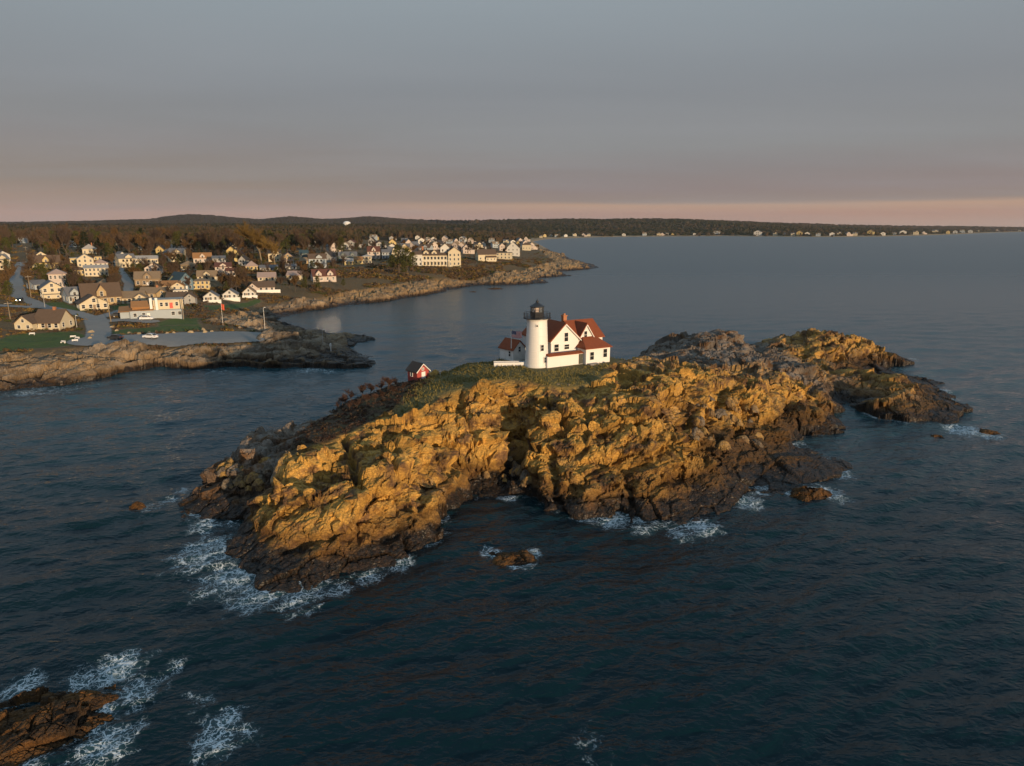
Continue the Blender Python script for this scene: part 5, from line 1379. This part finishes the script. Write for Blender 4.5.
def water_tank():
    y = 2600.; x = (347 - 512) / FPX / 1.026 * y; z = gz(x, y)
    cz = CH + e_of_v(223.6) * y - z
    t = empty('water_tank', (x, y, z), 0, 'white domed water tank on the wooded ridge', 'water tank')
    MB().lathe([(13, -6), (13, cz - 6), (14, cz - 5.9), (14, cz + 1)], 24).build('tank_wall', WHITE, t, smooth=True)
    MB().lathe([(14, cz + 1.01), (12.5, cz + 4.5), (8.5, cz + 7.5), (3, cz + 9), (.5, cz + 9.3)], 24).build('dome', WHITE, t, smooth=True)
water_tank()
# ================================================================== ROADS
def drape(name, mask, x0, x1, y0, y1, st, mat, lift, label):
    X, Y = np.meshgrid(np.arange(x0, x1, st), np.arange(y0, y1, st))
    m = mask(X, Y)
    Z = land_z(X, Y) + lift
    V = np.stack([X, Y, Z], -1).reshape(-1, 3)
    kf = grid_faces(*X.shape); mm = m.ravel()
    kf = kf[(mm[kf] < 0).all(1)]
    V, F, A = compact(V, kf, {})
    o = bpy.data.objects.new(name, mesh_np(name, V, F, [mat], None)); link(o)
    return tag(o, label, kind='structure')
drape('road', lambda X, Y: np.where(INLS(X, Y) > -2, road_d(X, Y), 9), -330, -60, 195, 700, .6, ASPH, .22, 'grey asphalt lanes and shore car park of the village')

# ================================================================== TREES
def quad_cloud(mb, r, n, centre, rad, size, mi=0, flat=1.0):
    for _ in range(n):
        while True:
            p = Vector((r.uniform(-1, 1), r.uniform(-1, 1), r.uniform(-1, 1)))
            if p.length <= 1: break
        c = Vector(centre) + Vector((p.x * rad, p.y * rad, p.z * rad * flat))
        a = Vector((r.gauss(0, 1), r.gauss(0, 1), r.gauss(0, 1))).normalized(); b = a.orthogonal().normalized(); 
        ang = r.uniform(0, 6.28); b = Matrix.Rotation(ang, 3, a) @ b; c2 = a.cross(b)
        s = size * r.uniform(.6, 1.3)
        mb.add([c - b * s - c2 * s * .5, c + b * s - c2 * s * .4, c + b * s * .2 + c2 * s], [(0, 1, 2)], mi)
def skeleton(r, h, spread, levels=3, lean=.1, up=.5, first=.3):
    segs = []
    def grow(p, d, ln, rad, lv):
        n = 3
        for i in range(n):
            d2 = (d + Vector((r.gauss(0, .13), r.gauss(0, .13), r.gauss(0, .08) + .04))).normalized()
            q = p + d2 * ln / n
            segs.append((p, q, rad * (1 - .25 * i / n), rad * (1 - .25 * (i + 1) / n), lv))
            if lv < levels and (i > 0 or lv > 0):
                for _ in range(2 if lv == 0 else r.choice((1, 2, 2))):
                    az = r.uniform(0, 6.28); t = r.uniform(.5, 1.0)
                    side = Vector((math.cos(az), math.sin(az), 0)) * spread + Vector((0, 0, up))
                    grow(q, (d2 * .45 + side * t).normalized(), ln * r.uniform(.5, .72), rad * .55, lv + 1)
            p, d = q, d2
    grow(Vector((0, 0, 0)), Vector((r.gauss(0, lean * .4), r.gauss(0, lean * .4), 1)), h * .62, h * .022, 0)
    return segs
def twigs(mb, r, segs, levels, per, ln, wd, mi=0):
    for a, b, r0, r1, lv in segs:
        if lv < levels - 1: continue
        for _ in range(per):
            p = a.lerp(b, r.random())
            d = ((b - a).normalized() + Vector((r.gauss(0, .8), r.gauss(0, .8), r.gauss(.25, .6)))).normalized()
            s = d.orthogonal().normalized() * wd
            q = p + d * ln * r.uniform(.5, 1.2)
            mb.add([p - s, p + s, q], [(0, 1, 2)], mi)
def foliage_mat(name, a, b, c=None):
    if name in MATS: return MATS[name]
    m, nt, N, L, B = nodes(name)
    g = N.new('ShaderNodeNewGeometry'); oi = N.new('ShaderNodeObjectInfo')
    col = mix(N, L, g.outputs['Random Per Island'], a, b)
    col = mix(N, L, math_n(N, L, 'MULTIPLY', oi.outputs['Random'], .5), col, c or tuple(x * .6 for x in a))
    L.new(col, B.inputs['Base Color']); B.inputs['Roughness'].default_value = .9; B.inputs['Specular IOR Level'].default_value = .1
    MATS[name] = m
    return m
BARK = M('bark', (.085, .06, .042), .95, .3, 3)
BARKPALE = M('bark_pale', (.22, .17, .11), .95, .3, 3)
TW_B = foliage_mat('twigs_brown', (.078, .052, .036), (.115, .075, .048), (.065, .048, .038))
TW_R = foliage_mat('leaves_russet', (.088, .052, .024), (.14, .08, .032), (.09, .062, .034))
TW_G = foliage_mat('twigs_gold', (.15, .095, .03), (.24, .15, .045))
PINE = foliage_mat('needles_olive', (.035, .042, .011), (.085, .085, .024), (.06, .055, .016))
SPR = foliage_mat('needles_dark', (.014, .02, .010), (.032, .04, .016))
REDT = foliage_mat('twigs_red', (.065, .038, .028), (.11, .062, .045))
def bare_tree(seed, h, spread, mt, mb_, per, ln, wd, leaf=None, leafn=0, levels=3):
    r = random.Random(seed); sg = skeleton(r, h, spread, levels)
    t = MB()
    for a, b, r0, r1, lv in sg:
        if lv <= 1: t.tube(a, b, max(r0, .03), max(r1, .025), 5 if lv == 0 else 3)
    t.v = [(x, y, z if z > .02 else -1.0) for x, y, z in t.v]
    c = MB()
    for a, b, r0, r1, lv in sg:
        if lv >= 2: c.tube(a, b, max(r0, .03), max(r1, .02), 3)
    twigs(c, r, sg, levels, per, ln, wd)
    if leaf:
        for a, b, r0, r1, lv in sg:
            if lv >= levels - 1 and r.random() < .8: quad_cloud(c, r, leafn, b, h * .07, h * .026)
    return t.mesh('trunk', mb_), c.mesh('crown', mt)
def pine_tree(seed, h, mt, conical=False):
    r = random.Random(seed)
    t = MB(); t.tube((0, 0, -1), (0, 0, h * .5), h * .028, h * .018, 6); t.tube((0, 0, h * .5), (r.gauss(0, .2), r.gauss(0, .2), h * .96), h * .018, .04, 6)
    c = MB(); n = 34
    for i in range(n):
        f = (i + .5) / n
        z = h * (.22 + .76 * f) if conical else h * (.30 + .66 * f)
        R = h * (.25 * (1 - f) ** .8 + .02) if conical else h * .24 * math.sin(math.pi * min(1, .25 + f * .72)) * r.uniform(.6, 1.25)
        az = i * 2.4 + r.uniform(-.5, .5); q = r.uniform(.35, .95)
        p = (math.cos(az) * R * q, math.sin(az) * R * q, z + r.gauss(0, h * .015))
        t.tube((0, 0, p[2] - h * .05), p, .05, .03, 3)
        quad_cloud(c, r, 34, p, h * (.085 if conical else .105) * r.uniform(.8, 1.3), h * .022, 0, .5)
    return t.mesh('trunk', BARK), c.mesh('crown', mt)
PROTO = {
 'bare': [bare_tree(31 + i, 10, .75, TW_B, BARK, 7, 1.3, .035) for i in range(4)],
 'russet': [bare_tree(51 + i, 9, .8, TW_R, BARK, 3, 1.0, .03, True, 9) for i in range(3)],
 'pine': [pine_tree(71 + i, 11, PINE) for i in range(4)],
 'spruce': [pine_tree(81 + i, 12, SPR, True) for i in range(3)],
 'willow': [bare_tree(95, 13, .95, TW_G, BARKPALE, 9, 1.7, .04)],
 'shrub': [bare_tree(61 + i, 2.6, 1.2, REDT, BARK, 4, .45, .02) for i in range(3)]}
TNAME = {'bare': 'bare_tree', 'russet': 'oak_tree', 'pine': 'pine_tree', 'spruce': 'spruce_tree', 'willow': 'willow_tree', 'shrub': 'bare_shrub'}
def plant(kind, x, y, z, sc, label, group=None, i=None, cat='tree'):
    tm, cm = PROTO[kind][random.randrange(len(PROTO[kind])) if i is None else i % len(PROTO[kind])]
    t = empty(TNAME[kind], (x, y, z), random.uniform(0, 6.28), label, cat, group, sc)
    for nm, me in (('trunk', tm), ('crown', cm)): link(bpy.data.objects.new(nm, me), t)
    return t
def clear_of(x, y, sc, v, hpx, u):
    if land_sd(x, y) < 8 or float(road_d(np.array(x), np.array(y))) < 1.2 * sc: return False
    for a, b, c, hu, hv, hw, ht in FOOT:
        if (x - a) ** 2 + (y - b) ** 2 < (c + 1.6 * sc) ** 2: return False
        if hw and hv < v and abs(hu - u) < hw + .25 * hpx and v - hpx < hv - 2 and rt.random() < .93: return False
    return True
rt = random.Random(17)
# named trees that stand out
def solo(kind, u, v, hpx, label, i=0, cat='tree'):
    x, y, z = pick(u, v); D = y * CP - (z - CH) * SP
    h = {'bare': 10, 'russet': 9, 'pine': 11, 'spruce': 12, 'willow': 11.5, 'shrub': 2.2}[kind]
    FOOT.append((x, y, 3, 0, 0, 0, 0))
    return plant(kind, x, y, z, hpx * D / FPX / h, label, None, i, cat)
solo('willow', 262, 267, 33, 'tall spreading golden bare willow behind the yellow pyramid roofed cottage')
solo('willow', 275, 268, 23, 'smaller pale trunked golden tree right of the tall willow', 0)
for q, (u, v, hp) in enumerate(((399, 273, 29), (407, 274, 27), (413, 272, 20), (392, 273, 18), (404, 277, 16))):
    solo('pine', u, v, hp, ('tallest dark evergreen in the clump left of the long inn', 'second tallest dark evergreen in the clump left of the long inn', 'dark evergreen touching the left end of the long inn', 'leftmost dark evergreen of the clump beside the inn', 'lowest dark evergreen in front of the clump beside the inn')[q], q)
solo('bare', 289, 277, 16, 'reddish bare tree standing between the two cream bungalows', 1)
solo('bare', 162, 292, 9, 'low bare tree in front of the brown shingled house', 2)
solo('russet', 70, 282, 12, 'round russet tree between the tall cream house and the hillside houses', 0)
solo('pine', 72, 283, 13, 'dark green tree left of the low yellow house', 1)
solo('pine', 116, 287, 12, 'olive green tree right of the rounded hip roofed house', 2)
solo('russet', 8, 296, 22, 'russet tree by the bend of the upper road', 1)
solo('russet', 30, 289, 16, 'russet tree left of the low pale grey house', 2)
LB = {'bare': 'bare brown tree in the woods behind the village', 'russet': 'russet leaved oak in the woods behind the village', 'pine': 'olive green pine in the woods behind the village', 'spruce': 'dark pointed spruce in the woods behind the village'}
n = 0
for k in range(9000):
    if n >= 310: break
    u = rt.uniform(-12, 345); v = rt.triangular(242.5, 268, 246) if u < 300 else rt.uniform(243, 256)
    if rt.random() < .3: v = rt.uniform(258, 296)
    kind = rt.choices(('bare', 'russet', 'pine', 'spruce'), (.42, .2, .3, .08))[0]
    if 205 < u < 345 and v < 250: kind = rt.choices(('bare', 'pine', 'spruce'), (.25, .6, .15))[0]
    sc = rt.uniform(.95, 1.7) * (1 if v < 260 else .5)
    x, y, z = pick(u, v)
    hpx = 11 * sc * FPX / y
    if not clear_of(x, y, sc, v, hpx, u): continue
    plant(kind, x, y, z - .2, sc, LB[kind], 'trees in the woods behind the village'); FOOT.append((x, y, 1.2 * sc, 0, 0, 0, 0)); n += 1
n = 0
for k in range(9000):
    if n >= 120: break
    u = rt.uniform(-10, 345); v = rt.uniform(254, 302)
    kind = rt.choices(('bare', 'russet', 'pine'), (.55, .2, .25))[0]
    sc = rt.uniform(.5, .95); x, y, z = pick(u, v)
    if float(INLS(x, y)) < 3 or not clear_of(x, y, sc * .8, v, 8 * sc * FPX / y, u): continue
    plant(kind, x, y, z - .2, sc, {'bare': 'bare brown tree', 'russet': 'small russet tree', 'pine': 'small olive evergreen'}[kind] + ' in the gardens between the village houses', 'trees in the village gardens'); FOOT.append((x, y, 1.0 * sc, 0, 0, 0, 0)); n += 1
n = 0
for k in range(3000):
    if n >= 80: break
    u = rt.uniform(340, 545); v = rt.uniform(240, 256)
    kind = rt.choices(('bare', 'russet', 'pine'), (.5, .25, .25))[0]
    sc = rt.uniform(.5, .95); x, y, z = pick(u, v)
    if land_sd(x, y) < 20 or not clear_of(x, y, sc, v, 11 * sc * FPX / y, u): continue
    plant(kind, x, y, z - .2, sc, {'bare': 'bare brown tree', 'russet': 'small russet tree', 'pine': 'small dark evergreen'}[kind] + ' among the crowded houses on the point', 'trees among the houses on the point'); FOOT.append((x, y, 1.2 * sc, 0, 0, 0, 0)); n += 1
# reddish bare shrubs on the island's back slope
sh = [(343, 407, 1.1), (352, 403, 1.2), (349, 411, .9), (362, 399, 1.25), (371, 396, 1.1), (367, 404, .9), (380, 393, 1.1), (388, 391, 1.2), (396, 388, .9), (384, 400, .8), (393, 396, .9), (403, 392, .8), (357, 409, .8), (375, 403, .8), (338, 410, .8)]
for u, v, s in sh:
    z = 11.
    for _ in range(6):
        x, y = P(u, v, z); z = isle_z(x, y)
    plant('shrub', x, y, z - .1, s * .72, 'reddish bare shrub on the brown slope left of the red shed', 'bare shrubs on the island slope', None, 'shrub')

# low brush and grass over the land: nobody could count it
def brush(name, spots, mats, label, seed):
    r = random.Random(seed); b = MB()
    for x, y, z, s, mi in spots:
        for _ in range(7):
            quad_cloud(b, r, 5, (x + r.gauss(0, s * .5), y + r.gauss(0, s * .5), z + s * .3 * r.random()), s * .5, s * .22, mi, .6)
    o = b.build(name, mats); return tag(o, label, 'undergrowth', kind='stuff')
spots = []
for k in range(30000):
    if len(spots) > 6500: break
    u = rt.uniform(-15, 560); v = rt.uniform(246, 352) if rt.random() < .6 else rt.uniform(258, 300)
    x, y, z = pick(u, v)
    if float(INLS(x, y)) < 1 or float(road_d(np.array(x), np.array(y))) < .8 or land_sd(x, y) < 6: continue
    if any((x - a) ** 2 + (y - b) ** 2 < (c * .85) ** 2 for a, b, c, *_ in FOOT): continue
    if any(float(sdist(np.array(x), np.array(y), l)) > -.5 for l in LAWNS): continue
    if float(vnoise(np.array(x / 16), np.array(y / 16), None, 77)) < -.3: continue
    s = rt.uniform(.6, 1.7) * (1 if y < 400 else 1.6)
    spots.append((x, y, z, s, rt.choices((0, 1, 2, 3), (.45, .2, .15, .2))[0]))
brush('brush', spots, [TW_B, TW_R, PINE, TW_G], 'low brown brush covering the ground between houses and shore', 3)
gs = []
r2 = np.random.default_rng(4)
gx = r2.uniform(-45, 40, 26000); gy = r2.uniform(95, 165, 26000)
ok = (sdist(gx, gy, GRASS) > .3) & (sdist(gx, gy, PAD) < -.3)
gzv = isle_base(gx, gy)
TURF = foliage_mat('turf', (.14, .12, .036), (.26, .205, .07), (.15, .12, .04))
b = MB(); rg = random.Random(8)
for x, y, z in list(zip(gx[ok], gy[ok], gzv[ok]))[:8500]:
    for _ in range(3):
        a = rg.uniform(0, 6.28); s = rg.uniform(.05, .12); h = rg.uniform(.16, .46); dx, dy = rg.gauss(0, .18), rg.gauss(0, .18)
        b.add([(x + dx - s * math.cos(a), y + dy - s * math.sin(a), z - .05), (x + dx + s * math.cos(a), y + dy + s * math.sin(a), z - .05), (x + dx + rg.gauss(0, .08), y + dy + rg.gauss(0, .08), z + h)], [(0, 1, 2)])
tag(b.build('grass', TURF), 'olive green grass on top of the island', 'grass', kind='stuff')
sp2 = []
for k in range(6000):
    x, y = rt.uniform(-50, 10), rt.uniform(92, 150)
    if float(sdist(np.array(x), np.array(y), SCRUB)) < 0: continue
    sp2.append((x, y, isle_z(x, y), rt.uniform(.25, .6), rt.choices((0, 1, 2), (.4, .4, .2))[0]))
brush('island_brush', sp2[:1500], [TW_B, REDT, TW_R], 'low reddish brown brush over the island back slope', 6)

# ================================================================== STREET THINGS
def upole(u, v, vt, label, kind='pole', group=None, tilt=0.0):
    x, y, z = pick(u, v); D = y * CP - (z - CH) * SP; h = (v - vt) * D / FPX / CP
    if kind == 'pole':
        t = empty('utility_pole', (x, y, z), -math.atan2(x, y) + .2, label, 'utility pole', group); t.rotation_euler[1] = tilt
        MB().lathe([(.19, -1), (.16, h * .5), (.11, h)], 8).build('pole', BARKPALE, t)
        m = MB(); m.box(-1.2, 1.2, -.24, -.12, h - .75, h - .6); m.build('crossarm', GREYWOOD, t)
        for xx in (-1.1, -.5, .5, 1.1): MB().lathe([(.05, h - .6), (.07, h - .5), (.04, h - .38)], 6, 0, xx, -.18).build('insulator', GLASS, t)
    elif kind == 'lamp':
        t = empty('lamp_post', (x, y, z), 0, label, 'lamp post', group)
        MB().lathe([(.12, -.5), (.1, .4), (.06, h)], 8).build('post', METAL, t)
        m = MB(); m.tube((0, 0, h - .05), (.7, -.5, h + .1), .045, .04); m.build('arm', METAL, t)
        MB().box(.45, 1.0, -.72, -.4, h + .02, h + .2).build('lamp_head', WHITE, t)
    elif kind == 'flag':
        t = empty('flagpole', (x, y, z), 0, label, 'flagpole', group)
        MB().lathe([(.09, -.5), (.05, h)], 8).build('pole', METAL, t)
        MB().lathe([(.02, h), (.1, h + .06), (.1, h + .14), (.02, h + .2)], 8).build('finial', WHITE, t)
        b = MB()
        for i in range(8):
            f = lambda q: (.08 + q * .13 - .0, .12 * math.sin(q * 1.2))
            (xa, ya), (xb, yb) = f(i), f(i + 1)
            vs = [(xa, ya, h - 2.2 - i * .04), (xb, yb, h - 2.24 - i * .04), (xb, yb, h - .15 - i * .05), (xa, ya, h - .1 - i * .05)]
            b.add(vs + [(p[0], p[1] + .02, p[2]) for p in vs], [(0, 1, 2, 3), (7, 6, 5, 4), (0, 4, 5, 1), (2, 6, 7, 3)])
        o = b.build('flag', M('flag_orange', (.55, .09, .04), .8), None, (x, y, z)); tag(o, 'limp orange red flag on the shore pole by the car park', 'flag')
    elif kind == 'marker':
        t = empty('marker_post', (x, y, z), 0, label, 'post', group)
        MB().lathe([(.14, -.6), (.12, h * .8), (.2, h * .82), (.2, h)], 8).build('post', WHITE, t)
        MB().box(-.3, .3, -.3, -.21, h * .6, h * .95).build('board', WHITE, t)
upole(10.5, 320, 302, 'utility pole with a wide crossarm left of the long low cream house')
upole(111, 322, 297, 'thick leaning utility pole at the road junction in front of the large tan house', tilt=-.05)
upole(183.5, 319.5, 298, 'utility pole on the brown verge right of the restaurant')
upole(31, 297, 276, 'utility pole at the bend, right of the headlit car')
upole(8.5, 288, 277, 'short utility pole on the left edge of the upper road')
upole(27, 258, 247, 'distant utility pole on the crest of the upper road')
upole(117.5, 272.5, 261.5, 'slim utility pole on the left side of the right hand lane')
upole(45, 308, 291, 'slim lamp post on the lawn before the tall cream house', 'lamp')
upole(77, 328, 316, 'short lamp post right of the long low cream house', 'lamp')
upole(265, 329, 308, 'tall white lamp post at the end of the car park', 'lamp')
upole(323, 343, 330, 'thin lamp post far out on the rocky spit', 'lamp')
upole(223, 325, 304, 'slim grey flagpole with an orange flag behind the car park', 'flag')
upole(331, 351, 343.5, 'white marker post on the tip of the rocky spit', 'marker')

def car(u, v, yaw, col, label, lights=False):
    x, y, z = pick(u, v)
    t = empty('parked_car' if not lights else 'moving_car', (x, y, z + .24), math.radians(yaw), label, 'car')
    paint = M('car_' + col, {'white': (.75, .75, .75), 'dark': (.03, .032, .036), 'silver': (.45, .46, .48), 'red': (.3, .03, .025)}[col], .3, .04, 1, 0, 0, .6)
    L2 = 2.25
    prof = [(-L2, .3), (L2, .3), (L2, .72), (L2 - .15, .86), (1.05, .98), (.45, 1.45), (-1.25, 1.5), (-1.95, 1.02), (-L2, .95)]
    b = MB(); b.extrude_y([(p[0], p[1]) for p in prof], -.88, .88); o = b.build('body', paint, t)
    for s in (-1, 1):
        g = MB(); yy = s * .885; g.add([(.85, yy, 1.0), (.38, yy, 1.38), (-1.15, yy, 1.42), (-1.7, yy, 1.02), (.85, yy + s * .015, 1.0), (.38, yy + s * .015, 1.38), (-1.15, yy + s * .015, 1.42), (-1.7, yy + s * .015, 1.02)], [(0, 1, 2, 3), (7, 6, 5, 4), (0, 4, 5, 1), (1, 5, 6, 2), (2, 6, 7, 3), (3, 7, 4, 0)])
        g.build('side_window', GLASS, t)
    g = MB(); g.add([(1.08, -.75, .99), (1.08, .75, .99), (.5, .7, 1.43), (.5, -.7, 1.43), (1.1, -.75, 1.01), (1.1, .75, 1.01), (.52, .7, 1.45), (.52, -.7, 1.45)], [(4, 5, 6, 7), (0, 1, 5, 4), (1, 2, 6, 5), (2, 3, 7, 6), (3, 0, 4, 7)]); g.build('windscreen', GLASS, t)
    g = MB(); g.add([(-1.29, -.7, 1.5), (-1.29, .7, 1.5), (-1.95, .75, 1.05), (-1.95, -.75, 1.05), (-1.32, -.7, 1.52), (-1.32, .7, 1.52), (-1.98, .75, 1.07), (-1.98, -.75, 1.07)], [(7, 6, 5, 4), (0, 1, 5, 4), (1, 2, 6, 5), (2, 3, 7, 6), (3, 0, 4, 7)]); g.build('rear_window', GLASS, t)
    Rx = Matrix.Rotation(math.pi / 2, 4, 'X')
    for xx in (-1.4, 1.4):
        for s in (-1, 1):
            w = MB(); w.lathe([(.24, -.11), (.33, -.1), (.34, 0), (.33, .1), (.24, .11)], 16, 0, 0, 0, Matrix.Translation((xx, s * .84, .1)) @ Rx); o = w.build('wheel', M('tyre', (.02, .02, .02), .9), t)
            w = MB(); w.lathe([(.05, -.125), (.2, -.12), (.2, .12), (.05, .125)], 12, 0, 0, 0, Matrix.Translation((xx, s * .84, .1)) @ Rx); w.build('rim', METAL, o)
    if lights:
        lm, nt, N, L, B = nodes('headlight_lit'); B.inputs['Emission Color'].default_value = (1, .78, .45, 1); B.inputs['Emission Strength'].default_value = 14
    else: lm = M('headlight', (.6, .6, .58), .2)
    for s in (-.62, .62):
        MB().box(L2 - .02, L2 + .03, s - .2, s + .2, .6, .8).build('headlight', lm, t)
        MB().box(-L2 - .03, -L2 + .02, s - .2, s + .2, .72, .9).build('tail_light', M('tail_red', (.3, .02, .02), .3), t)
car(115.5, 340, 170, 'dark', 'dark car parked at the left end of the shore car park')
car(150.5, 339, 165, 'white', 'white car parked in the middle of the shore car park')
car(20, 302, -68, 'dark', 'dark car with lit headlights coming round the bend', True)
car(147, 320.5, 10, 'white', 'white car parked against the restaurant wall')
car(119, 317, 20, 'dark', 'dark car in the restaurant yard, beside the thick leaning pole')
car(126, 313, 100, 'silver', 'silver car in the restaurant yard behind the dark car')

ct = [(u, v) for u, v in ((129, 333.5), (139, 334.5), (149, 334.5), (167, 333.8), (174, 333.6), (191, 333.2), (117, 331), (112, 328), (91, 333), (92, 336), (90, 339), (205, 333), (212, 332), (253, 331), (240, 329), (99, 346), (203, 330))]
bm_ = [rock_mesh('boulder', .75, .6, .7, 90 + i, PALE, 16, .12, None, .2) for i in range(3)]
for i, (u, v) in enumerate(ct):
    x, y, z = pick(u, v)
    o = bpy.data.objects.new('boulder', bm_[i % 3]); link(o); o.location = (x, y, z - .05); o.rotation_euler = (0, 0, i * 1.3); o.scale = (1 + .25 * (i % 3),) * 3
    tag(o, 'pale boulder set along the edge of the shore road', 'boulder', 'boulders edging the shore road')
bench = None
for u, v in ((73, 338.2), (77, 339.3), (75, 342), (63, 343.3), (32, 335.2)):
    x, y, z = pick(u, v)
    if bench is None:
        bench = empty('bench', (x, y, z), .2, 'pale wooden bench on the lawn of the long low cream house', 'bench', 'benches on the shore lawn', .75)
        MB().box(-1.1, 1.1, -.25, .25, .45, .52).build('seat', WHITE, bench); MB().box(-1.1, 1.1, .26, .32, .55, 1.0).build('backrest', WHITE, bench)
        for s in (-.95, .95): MB().box(s - .05, s + .05, -.24, .34, 0, .449).build('leg', WHITE, bench)
    else:
        c = copy_tree(bench); c.scale = (.75,) * 3; c.location = (x, y, z); c.rotation_euler = (0, 0, random.uniform(-.3, .5))
